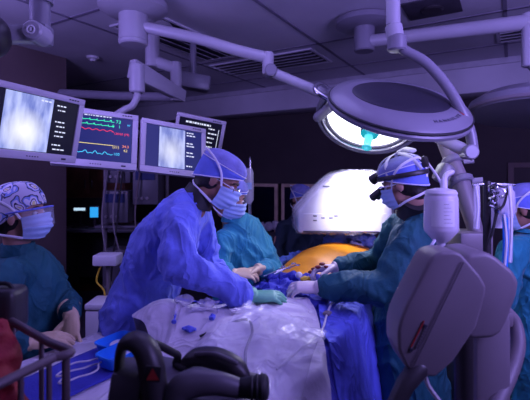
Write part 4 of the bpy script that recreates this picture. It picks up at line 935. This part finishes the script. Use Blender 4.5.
# ------------------------------------------------------------------ instrument table at the left and what lies on it
a0, a1, b0, b1 = -1.74, -1.16, .10, .70
t = thing('instrument_table', 'instrument table draped in white at the lower left, in front of the nurse', 'table', T((a0+a1)/2, (b0+b1)/2))
part('table_top', tbox(a0, a1, b0, b1, .935, .965, .006), M['chrome'], t)
for a_ in (a0+.05, a1-.05):
    for b_ in (b0+.04, b1-.04):
        mb = MB(); mb.cyl(T(a_, b_, 0), T(a_, b_, .935), .014, 12); part('leg', mb, M['chrome'], t)
def cloth(a0, a1, b0, b1, z, drop, seed, mb_th=.003, rim=.02):
    n, m_ = 70, 40; out = MB()
    def fn(u, v):
        a = a0-drop+(a1-a0+2*drop)*u; b = b0-drop*.5+(b1-b0+drop)*v
        x = max(a0-a, a-a1, 0)+max(b0-b, b-b1, 0); zz = z-min(x*2.6, .5)*ss(x/.02)
        q = V((a*9+seed, b*9, 0)); zz += .004*(1-2*abs(noise.noise(q)))*(1 if x <= 0 else .4)
        aa = max(a0-rim, min(a1+rim, a)); bb = max(b0-rim, min(b1+rim, b))
        w_ = .012*math.sin(a*30+b*26+seed)*ss(x/.08)
        return T(aa+(w_ if a != aa else 0), bb+(w_ if b != bb else 0), zz)
    out.grid(fn, n, m_); return out
part('white_cover', cloth(a0, a1, b0, b1, .972, .14, 2), M['sheet_white'], t)
tw = MB(); tw.grid(lambda u, v: T(a0+.02+(a1-a0-.06)*u, .30-.03*u+(.24+.03*u)*v, .984+.003*noise.noise(V((u*9, v*5, 0)))), 40, 14)
o = single('table_towel', tw, M['towel_blue'], 'dark blue cloth laid along the white instrument table at the lower left', 'cloth')
so = o.modifiers.new('thick', 'SOLIDIFY'); so.thickness = .004
def basin(p, rx, ry, h, label):
    t = thing('plastic_basin', label, 'basin', p, 'blue basins')
    f = frame(A); out = MB()
    prof = [(.86, 0), (.90, .004), (1.0, h), (1.06, h), (1.06, h-.006), (1.02, h-.008), (.97, h-.004), (.86, .008), (.02, .006)]
    for r_, z_ in prof: pass
    n = 28; vs = []; fs = []
    for r_, z_ in prof:
        for i in range(n):
            aa = 2*math.pi*i/n; cx_, sx_ = math.cos(aa), math.sin(aa); e = .42
            vs.append(V(p)+f @ V((rx*r_*math.copysign(abs(cx_)**e, cx_), ry*r_*math.copysign(abs(sx_)**e, sx_), z_)))
    for j in range(len(prof)-1):
        for i in range(n): fs.append([j*n+i, j*n+(i+1) % n, (j+1)*n+(i+1) % n, (j+1)*n+i])
    fs.append(list(range(n))); out.add(vs, fs); part('bowl', out, M['basin'], t)
    inner = MB(); inner.tube([V(p)+V((0, 0, .012)), V(p)+V((0, 0, .016))], [(rx*.5, ry*.5), (rx*.45, ry*.45)], 14); part('contents', inner, M['paper'], t)
basin(T(-1.27, .46, .992), .075, .05, .035, 'small light blue plastic basin on the table, behind the black console\'s handle')
basin(T(-1.335, .33, .992), .10, .055, .05, 'larger light blue plastic basin nearer the white sheet, beside the black handle')
cb = MB(); pts = []
cc = T(-1.50, .36, .993)
for i in range(60): a_ = i/60*2*math.pi*1.6; r_ = .058+.010*math.sin(i*.7); pts.append(cc+A*(r_*1.35*math.cos(a_))+B*(r_*.75*math.sin(a_))+U*(.004+.0006*i))
cb.tube(pts, .0034, 6); single('coiled_cable', cb, M['cable_white'], 'white cable coiled on the blue cloth of the instrument table', 'cable')
# loose items on the white sheet
def on_sheet(a, b, h=0): return T(a, b, Zd(a, b)+.018+h)
def syringe(a, b, ang, m, label):
    p = on_sheet(a, b, .012); d = A*math.cos(ang)+B*math.sin(ang); q = on_sheet(a+.08*math.cos(ang), b+.08*math.sin(ang), .012); d = (q-p).normalized()
    t = thing('syringe', label, 'syringe', p, 'syringes on the white sheet')
    mb = MB(); mb.cyl(p, p+d*.06, .008, 12); part('barrel', mb, M['bag_clear'], t)
    mb = MB(); mb.cyl(p-d*.035, p+d*.02, .004, 10); mb.cyl(p-d*.037, p-d*.033, .010, 12); part('plunger', mb, M[m], t)
    mb = MB(); mb.cyl(p+d*.06, p+d*.085, .002, 8, .001); part('needle', mb, M['chrome'], t)
syringe(-1.08, .14, 2.2, 'paper', 'clear syringe with a white plunger on the white sheet'); syringe(-1.18, .22, .6, 'panel_blue', 'clear syringe with a blue plunger on the white sheet')
for i, (a, b, m, sz, lb) in enumerate(((-1.03, .03, 'paper', (.045, .03, .012), 'small white packet on the white sheet, right of the syringes'), (-1.12, .08, 'panel_blue', (.03, .02, .016), 'small dark blue clip on the white sheet, below the green glove'), (-1.20, .13, 'panel_blue', (.05, .035, .010), 'small flat blue pack on the white sheet, behind the black console'))):
    p = on_sheet(a, b, sz[2]/2); mb = MB(); mb.box(p, sz, Matrix.Rotation(.4+i, 3, 'Z'), .003); mb.box(p+V((0, 0, sz[2]*.6)), (sz[0]*.4, sz[1]*.5, sz[2]*.5), Matrix.Rotation(1+i, 3, 'Z'), .002); single('small_packet', mb, M[m], lb, 'packet')
for i, (a, b, lb) in enumerate(((-1.10, .24, 'crumpled clear wrapper on the white sheet near the hump'), (-1.05, .16, 'crumpled clear wrapper on the white sheet beside the syringes'))):
    mb = MB(); mb.ell((0, 0, 0), (.045, .035, .012), None, 14, 8); me = remesh(mb, 'plastic_wrapper', .006, 0); fold(me, .010, (30, 30, 30), .8, i*7)
    me.transform(Matrix.Translation(on_sheet(a, b, .024))); single('plastic_wrapper', me, M['bag_clear'], lb, 'wrapper', angle=0)
rod = MB(); rod.tube([on_sheet(-1.12, .27, .02), on_sheet(-.98, .17, .014), on_sheet(-.86, .06, .012)], .004, 8); single('probe_wire', rod, M['panel_blue'], 'thin blue wire lying across the white sheet', 'wire')
c1 = MB(); c1.tube(spline([on_sheet(-1.22, .06, .006), on_sheet(-1.08, -.04, .006), on_sheet(-1.14, -.12, .006), on_sheet(-1.26, -.17, .006), on_sheet(-1.36, -.24, .008)], 7), .005, 8); single('black_cord', c1, M['black_rubber'], 'dark cord curving over the white sheet towards the foreground', 'cord')
c2 = MB(); c2.tube(spline([T(-.40, -.30, Zd(-.40, -.30)+.05)]+[T(a, b, Zd(a, b)+.032) for a, b in ((-.52, -.30), (-.66, -.25), (-.80, -.275), (-.94, -.31), (-1.10, -.32), (-1.28, -.30))], 7), .0045, 8); single('suction_tube', c2, M['cable_white'], 'thin pale tube running over the blue panel and down the white sheet', 'tube')
cl = MB(); p = T(-.80, -.275, Zd(-.80, -.275)+.034); cl.box(p, (.035, .03, .012), ROOM, .004); single('tube_clip', cl, M['grey'], 'small grey clip holding the pale tube on the blue panel', 'clip')
bd = MB(); bd.tube(spline([T(-.36, -.29, Zd(-.36, -.29)+.06), T(-.42, -.31, Zd(-.42, -.31)+.05), T(-.50, -.34, Zd(-.5, -.34)+.04)], 5), (.02, .006), 8, lat=B); single('gauze_strip', bd, M['paper'], 'white strip hanging over the blue panel under the right surgeon\'s sleeve', 'gauze')
yl = MB(); yl.ell(P(306, 279, 2.10), (.030, .02, .014), None, 12, 8); me = remesh(yl, 'yellow_sponge', .005, 1); fold(me, .006, (40, 40, 40), .6); single('yellow_sponge', me, M['yellow'], 'yellow sponge by the right surgeon\'s gloved fingers', 'sponge')
bb = MB(); bb.ell(P(299, 275, 2.02), (.017, .017, .016), None, 16, 10); single('gauze_ball', bb, M['paper'], 'round white gauze ball above the right surgeon\'s glove', 'gauze')
def instrument(p, d, ln, label):
    t = thing('surgical_clamp', label, 'clamp', p, 'clamps by the clasped hands'); d = V(d).normalized(); s_ = d.cross(U).normalized()
    for sg in (-1, 1):
        mb = MB(); mb.tube([V(p), V(p)+d*ln*.55+s_*.002*sg, V(p)+d*ln-s_*.018*sg], .0028, 6); bl_ = part('blade', mb, M['chrome'], t)
        mb = MB(); mb.ring(V(p)+d*(ln+.012)-s_*.022*sg, .012, .003, None, 16, 6); part('finger_ring', mb, M['chrome'], bl_)
instrument(P(264, 276, 2.22), (.7, .5, .16), .14, 'steel clamp lying in front of the clasped cream gloves, nearer the teal gown')
instrument(P(274, 274, 2.26), (.75, .35, .25), .13, 'steel clamp lying beside the dark towel, right of the clasped gloves')
# clear plastic film hanging at the near end
fm = MB()
def film(u, v):
    a = -.95-.62*v; b = .02-.36*u-.06*math.sin(v*3); z = max(Zd(a, b)+.030, .98)+.05*math.sin(math.pi*v)*(.4+.6*u)+.016*(1-2*abs(noise.noise(V((a*10, b*16, 3)))))
    return T(a, b, z)
fm.grid(film, 40, 40); o = single('plastic_film', fm, M['clear'], 'clear plastic film hanging over the near end of the white sheet', 'plastic sheet')
so = o.modifiers.new('thick', 'SOLIDIFY'); so.thickness = .0012

# ------------------------------------------------------------------ foreground: black console
cy0 = 1.02
t = thing('control_console', 'black console with an arched handle and a red warning mark, centre foreground', 'console', V((P(180, 0, cy0).x, cy0, 0)))
cx0 = P(180, 0, cy0).x
mb = MB(); mb.cyl((cx0, cy0+.02, .06), (cx0, cy0+.02, .98), .03, 16); part('stand_pole', mb, M['grey_dark'], t)
mb = MB(); mb.lathe([(.24, 0), (.24, .03), (.06, .06), (.03, .07)], Matrix.Translation((cx0, cy0+.02, 0))); part('stand_base', mb, M['grey_dark'], t)
mb = MB(); mb.prism([ (P(116, 0, cy0).x, 1.0), (P(268, 0, cy0).x, 1.0), (P(262, 0, cy0).x, P(0, 398, cy0).z), (P(205, 0, cy0).x, P(0, 388, cy0).z), (P(150, 0, cy0).x, P(0, 378, cy0).z), (P(118, 0, cy0).x, P(0, 372, cy0).z)], .20, Matrix(), .02, 3, cy0-.06); body = part('body', mb, M['grey_dark'], t)
hnd = MB(); hnd.tube(spline([P(118, 400, .98), P(120, 358, .98), P(125, 343, .98), P(136, 341, .97), P(146, 350, .96), P(152, 370, .95), P(156, 405, .95)], 6), lerp_list([(.030, .008), (.030, .009), (.032, .014), (.034, .022), (.034, .028), (.034, .030), (.034, .030)], 6), 16, lat=(0, 1, 0), rnd=True); hn = part('arched_handle', hnd, M['black'], t)
wm = MB(); c = P(153, 374, .895); wm.box(c, (.034, .003, .034), Matrix.Rotation(.1, 3, 'Y'), .001); wl = part('warning_label', wm, M['black_rubber'], hn)
tr = MB(); tr.add([c+V((-.014, -.003, -.012)), c+V((.014, -.003, -.012)), c+V((0, -.003, .014))], [[0, 1, 2]]); part('warning_triangle', tr, M['red_mark'], wl)
grp = MB(); grp.tube(spline([P(182, 366, 1.10), P(196, 357, 1.10), P(215, 358, 1.08), P(235, 367, 1.06), P(245, 378, 1.05)], 6), lerp_list([(.02, .012), (.03, .022), (.034, .027), (.032, .026), (.02, .016)], 6), 16, lat=(0, 1, 0), rnd=True); gp = part('padded_grip', grp, M['black'], t)
gl_ = MB(); gl_.tube(spline([P(196, 354, 1.065), P(215, 354, 1.045), P(236, 363, 1.025)], 5), .006, 8, rnd=True); part('grip_seam', gl_, M['grey_dark'], gp)
el_ = MB(); el_.tube(spline([P(176, 418, .95), P(178, 394, .95), P(190, 384, .95), P(216, 383, .95), P(238, 388, .96)], 6), lerp_list([.030, .032, .032, .026, .022], 6), 18, rnd=True); part('elbow_arm', el_, M['grey_dark'], t)
kn = MB(); kn.cyl(P(236, 388, .96), P(268, 387, .95), .021, 20, .029, .006); kk = part('end_knob', kn, M['black_rubber'], t)
for i in range(3): mb = MB(); q = P(252+i*5, 387.5, .953); mb.ring(q, .0255+.0018*i, .003, Matrix.Rotation(math.pi/2, 3, 'Y'), 20, 6); part('knob_ridge', mb, M['black_rubber'], kk)
cw = MB(); cw.tube(spline([P(140, 340, 1.0), P(156, 344, 1.04), P(172, 352, 1.08), P(178, 356, 1.1), P(176, 364, 1.1), P(184, 369, 1.08)], 6), .010, 10, rnd=True); part('console_cable', cw, M['black_rubber'], t)
sd = MB(); sd.box(P(131, 381, .99), (.075, .10, .075), Matrix.Rotation(.15, 3, 'Y'), .012); part('side_pod', sd, M['grey_dark'], t)

# wire basket cart at the lower left
t = thing('basket_cart', 'dark painted rail basket cart in the lower left corner', 'cart', V((-.62, .92, 0)))
c0, cF, cN = P(66, 352, .95), P(-40, 292, 1.30), P(-50, 408, .74)
rl = MB(); rl.tube([cF, c0.lerp(cF, .12)], .010, 12, rnd=True); rl.tube(spline([c0.lerp(cF, .12), c0+V((.012, 0, 0)), c0.lerp(cN, .12)], 5), .010, 12, rnd=True); rl.tube([c0.lerp(cN, .12), cN], .010, 12, rnd=True)
part('top_rail', rl, M['rail'], t)
lo = MB(); dz = V((0, 0, -.34)); lo.tube([cF+dz, c0+dz, cN+dz], .007, 10, rnd=True); part('lower_rail', lo, M['rail'], t)
for k_, (q, f_) in enumerate(((cF, .18), (cF, .42), (cF, .70), (cN, .18), (cN, .45), (cN, .75))):
    p = c0.lerp(q, f_); mb = MB(); mb.cyl(p, p+dz, .006, 10); part('upright', mb, M['rail'], t)
mb = MB(); mb.cyl(c0, V((c0.x, c0.y, .05)), .009, 12); part('corner_post', mb, M['rail'], t)
for q in (cF, cN): mb = MB(); mb.cyl(q, V((q.x, q.y, .05)), .009, 12); part('corner_post', mb, M['rail'], t)
cen = (cF+cN)*.5
mb = MB(); mb.add([c0+dz, cF+dz, cen+V((-.5, 0, -.34)), cN+dz]+[c0+dz*1.05, cF+dz*1.05, cen+V((-.5, 0, -.357)), cN+dz*1.05], [[0, 1, 2, 3], [7, 6, 5, 4], [0, 4, 5, 1], [1, 5, 6, 2], [2, 6, 7, 3], [3, 7, 4, 0]]); part('basket_floor', mb, M['rail'], t)
rb_ = MB(); cR = P(-16, 376, 1.0); rb_.ell(cR+V((-.02, 0, 0)), (.095, .10, .14), None, 20, 14); rb_.ell(cR+V((.01, .0, -.10)), (.085, .09, .12), None, 18, 12); rb_.ell(V((cR.x, cR.y, 1.03)), (.085, .09, .085), None, 18, 12); me = remesh(rb_, 'red_bag', .009, 3); fold(me, .016, (12, 12, 8), .5, 9); 
zmin = min(v.co.z for v in me.vertices); single('red_bag', me, M['red'], 'red cloth bag in the basket cart at the lower left edge', 'bag', angle=0)
case_c = P(3, 309, 1.14)
mb = MB(); mb.box(case_c, (.105, .09, .125), None, .02, 3); pc = part('padded_case', mb, M['black'], t, label='dark padded case clipped on the rail')
mb = MB(); mb.tube(spline([P(-8, 289, 1.13), P(-3, 284, 1.13), P(8, 284, 1.13), P(13, 289, 1.13)], 4), .006, 8, rnd=True); part('case_handle', mb, M['black_rubber'], pc)

# ------------------------------------------------------------------ right: grey machine head, jointed arm, canister, drip stand
gy = 1.12
def gp_(px, py, Y=gy): p = P(px, py, Y); return (p.x, p.z)
t = thing('machine_head', 'large rounded grey machine housing with a red stripe mark, right foreground', 'machine', V((P(465, 0, 1.2).x, 1.22, 0)))
poly = [gp_(*q, gy-.05) for q in ((398, 350), (398, 330), (401, 318), (407, 304), (428, 263), (433, 256), (441, 252), (455, 251.5), (462, 254), (481, 276), (487, 287), (486, 296), (477, 328), (466, 344), (454, 362), (436, 378), (424, 377), (406, 368))]
mb = MB(); mb.prism(poly, .11, Matrix(), .024, 5, gy-.05); fs_ = part('front_shell', mb, M['grey'], t)
sm = MB(); p0, p1 = P(464, 262, gy-.052), P(414, 366, gy-.052); sm.tube([p0, p1], (.0008, .0008), 6); part('shell_seam', sm, M['grey_dark'], fs_)
sm = MB(); sm.tube([P(461, 262, gy-.052), P(411, 366, gy-.052)], (.0008, .0008), 6); part('shell_seam', sm, M['grey_dark'], fs_)
dl = (P(424, 321, gy-.052)-P(411, 347, gy-.052)); sl = MB(); sl.box(P(417.5, 334, gy-.052), (.0026, .003, dl.length), Matrix.Rotation(math.atan2(dl.x, dl.z), 3, 'Y')); part('red_stripe', sl, M['red_mark'], fs_)
off = V((.013, 0, -.006)); 
tx_ = MB()
for q in range(9): c = P(416.5, 347.5, gy-.052).lerp(P(427, 324.5, gy-.052), q/8.5); tx_.box(c, (.007, .002, .0042), Matrix.Rotation(math.atan2(dl.x, dl.z), 3, 'Y'))
part('faint_print', tx_, M['grey_dark'], fs_)
for px, py in ((425, 326), (411, 350)): mb = MB(); mb.box(P(px, py, gy-.052), (.008, .003, .008), Matrix.Rotation(.4, 3, 'Y')); part('small_mark', mb, M['dark_mark'], fs_)
poly2 = [gp_(*q, 1.19) for q in ((456, 330), (460, 262), (466, 253), (484, 251), (494, 256), (511, 270), (517, 281), (515, 294), (506, 318), (499, 332), (490, 337), (470, 338))]
mb = MB(); mb.prism(poly2, .17, Matrix(), .025, 4, 1.175); part('rear_shell', mb, M['grey'], t)
mb = MB(); mb.tube(spline([P(503, 310, 1.35), P(514, 322, 1.35), P(518, 345, 1.32), P(511, 372, 1.28), P(496, 405, 1.22)], 6), .022, 12, rnd=True); part('hose', mb, M['grey'], t)
mb = MB(); mb.box(P(503, 318, 1.35), (.05, .05, .05), None, .012); part('hose_socket', mb, M['grey'], t)
mb = MB(); mb.box(V((P(484, 0, 1.29).x, 1.29, .70)), (.11, .12, 1.16), None, .02); part('support_column', mb, M['grey'], t)
mb = MB(); mb.box(V((P(490, 0, 1.32).x, 1.36, .08)), (.42, .42, .16), None, .04); part('base', mb, M['grey'], t)
mb = MB(); q = P(464, 335, 1.19); mb.cyl(q, V((q.x, q.y, .14)), .026, 14); part('dark_post', mb, M['black'], t)
mb = MB(); mb.tube([P(418, 368, 1.09), P(405, 385, 1.07), P(394, 408, 1.05)], [.028, .024, .022], 14, rnd=True); part('dark_grip', mb, M['black'], t)
mb = MB(); mb.tube(spline([P(424, 370, 1.10), P(428, 385, 1.1), P(440, 402, 1.1)], 4), .006, 8); part('thin_cable', mb, M['cable_white'], t)

# jointed arm on a low cabinet
ay = 1.72
t = thing('articulated_boom', 'white jointed tube arm with round collars rising behind the fluid canister', 'boom', V((P(468, 0, 2.06).x, 2.06, 0)))
mb = MB(); mb.box(V((P(468, 0, 2.06).x, 2.06, .64)), (.22, .22, 1.28), None, .02); part('cabinet', mb, M['grey'], t)
mb = MB(); mb.box(V((P(468, 0, 2.06).x, 2.06, 1.35)), (.16, .18, .14), None, .012); part('top_unit', mb, M['grey'], t)
s0, s1, s2 = P(437, 124, 2.30), P(460, 180, 2.14), P(476, 232, 2.05)
mb = MB(); mb.tube([s0, s1], [.038, .042], 20, rnd=True); part('upper_tube', mb, M['grey'], t)
mb = MB(); mb.tube([s1, s2], [.048, .036], 20, rnd=True); part('lower_tube', mb, M['grey'], t)
dd = (s1-s0).normalized()
for f_, rr_ in ((.68, .056), (1.02, .064)):
    c = s0.lerp(s1, f_); mb = MB(); mb.cyl(c-dd*.018, c+dd*.018, rr_, 26, None, .007); cl_ = part('collar', mb, M['lamp_grey'], t)
    mb = MB(); mb.cyl(c+V((.05, -.02, 0)), c+V((.095, -.04, .005)), .017, 14); part('collar_knob', mb, M['white_metal'], cl_)
mb = MB(); mb.box(P(443, 173, 2.12), (.07, .09, .10), Matrix.Rotation(.5, 3, 'Y'), .02); mb.tube([P(443, 173, 2.12), s0.lerp(s1, .85)], .025, 10); part('side_bracket', mb, M['lamp_grey'], t)

t = thing('fluid_canister', 'frosted clear fluid canister with printed sheet, hanging in front of the jointed arm', 'canister', P(441, 252, 1.50))
kx = P(441, 0, 1.50).x
mb = MB(); mb.lathe([(.012, P(0, 251, 1.5).z), (.016, P(0, 243, 1.5).z), (.030, P(0, 240, 1.5).z), (.058, P(0, 231, 1.5).z), (.060, P(0, 228, 1.5).z), (.058, P(0, 198, 1.5).z), (.052, P(0, 194, 1.5).z)], Matrix.Translation((kx, 1.50, 0)), 28); bd_ = part('vessel', mb, M['canister'], t)
mb = MB(); mb.lathe([(.054, P(0, 196, 1.5).z), (.056, P(0, 193, 1.5).z), (.050, P(0, 190, 1.5).z), (.02, P(0, 188, 1.5).z)], Matrix.Translation((kx, 1.50, 0)), 28); part('lid', mb, M['white'], t)
mb = MB(); mb.cyl(P(444, 190, 1.5), P(444, 180, 1.53), .012, 12); mb.tube(spline([P(444, 182, 1.53), P(446, 175, 1.60), P(452, 172, 1.645)], 4), .010, 8, rnd=True); part('hanger', mb, M['white'], t)
lb = MB(); lb.grid(lambda u, v: V((kx+.0612*math.sin(-.95+1.35*u), 1.50-.0612*math.cos(-.95+1.35*u), P(0, 200+25*v, 1.5).z)), 14, 2); ls = part('printed_sheet', lb, M['paper'], bd_)
rl_ = MB()
for i in range(6): 
    zz = P(0, 203+i*3.6, 1.5).z
    rl_.grid(lambda u, v: V((kx+.0618*math.sin(-.25+.5*u*(.6+.4*((i*7) % 3)/2)), 1.50-.0618*math.cos(-.25+.5*u*(.6+.4*((i*7) % 3)/2)), zz-.0012*v)), 8, 1)
part('scale_marks', rl_, M['grey'], ls)
mb = MB(); mb.cyl(P(437, 250, 1.5), P(434, 256, 1.49), .012, 10); part('outlet', mb, M['grey'], t)
mb = MB(); mb.tube(spline([P(435, 240, 1.44), P(429, 250, 1.42), P(425, 262, 1.40), P(422, 278, 1.40)], 5), .0055, 8); part('outlet_tube', mb, M['bag_clear'], t)

dx = 1.66
t = thing('drip_stand', 'black drip stand pole at the right with hooks, clamps and cables', 'drip stand', V((P(487, 0, dx).x, dx, 0)))
xx = P(487, 0, dx).x
mb = MB(); mb.cyl((xx, dx, .05), (xx, dx, P(0, 181, dx).z), .015, 14); part('pole', mb, M['black'], t)
mb = MB(); mb.tube([P(474, 185, dx), P(488, 184, dx), P(514, 185, dx)], .006, 8, rnd=True); part('hook_bar', mb, M['chrome'], t)
for i in range(5):
    a_ = i*2*math.pi/5+.4; mb = MB(); mb.tube([(xx, dx, .10), (xx+.26*math.cos(a_), dx+.26*math.sin(a_), .05)], .015, 8, rnd=True); part('leg', mb, M['black'], t)
for (px, py) in ((494, 200), (500, 193), (497, 208), (493, 188)):
    mb = MB(); c = P(px, py, dx-.04); mb.ring(c, .018, .005, Matrix.Rotation(math.pi/2+.3, 3, 'X') @ Matrix.Rotation(px*.3, 3, 'Y'), 18, 6); mb.tube([c, V((xx, dx, c.z+.01))], .006, 6); part('clamp', mb, M['chrome'], t)
for i, cps in enumerate(([(490, 190), (496, 205), (494, 225), (488, 245)], [(508, 188), (504, 204), (497, 214), (492, 236)])):
    mb = MB(); mb.tube(spline([P(x_, y_, dx-.03-.01*i) for x_, y_ in cps], 6), .005, 8); part('black_lead', mb, M['black_rubber'], t)
def tubebag(px, y0_, y1_, wd, label, m):
    t = thing('hanging_tubing', label, 'tubing', P(px, y1_, dx-.02))
    mb = MB(); mb.tube(spline([P(px, y0_, dx-.02), P(px+.6, (y0_+y1_)/2, dx-.03), P(px, y1_, dx-.02)], 6), (wd, wd*.5), 12, lat=(1, 0, 0), rnd=True); b_ = part('sleeve', mb, M[m], t)
    mb = MB(); mb.tube(spline([P(px-1, y0_, dx-.045), P(px+1.4, (y0_+y1_)/2, dx-.05), P(px-.5, y1_, dx-.045)], 6), .005, 8); part('inner_tube', mb, M['strap'], b_)
tubebag(476.5, 186, 228, .013, 'white tube sleeve hanging left of the black drip pole', 'bag_clear')
tubebag(510, 186, 262, .010, 'pale tubing hanging from the right end of the hook bar', 'bag_clear')
tubebag(505, 214, 268, .012, 'blue tube sleeve hanging right of the black drip pole', 'basin')
t = thing('paper_sheet', 'pale paper sheet clipped behind the leads of the right drip stand', 'paper', P(498, 229, dx+.02))
mb = MB(); mb.box(P(497, 208, dx+.022), (.105, .003, .165)); part('page', mb, M['paper'], t)
mb = MB(); mb.box(P(497, 187.5, dx+.018), (.03, .012, .014), None, .003); part('clip', mb, M['black'], t)
t = thing('fluid_bag', 'clear fluid bag hanging on the right drip stand beside the paper sheet', 'fluid bag', P(508, 225, dx-.03))
mb = MB(); mb.tube([P(507, 188, dx-.01), P(507, 192, dx-.01), P(507, 210, dx-.015), P(507, 222, dx-.01)], [(.018, .008), (.032, .014), (.034, .022), (.02, .012)], 16, lat=(1, 0, 0)); part('bag', mb, M['bag_clear'], t)
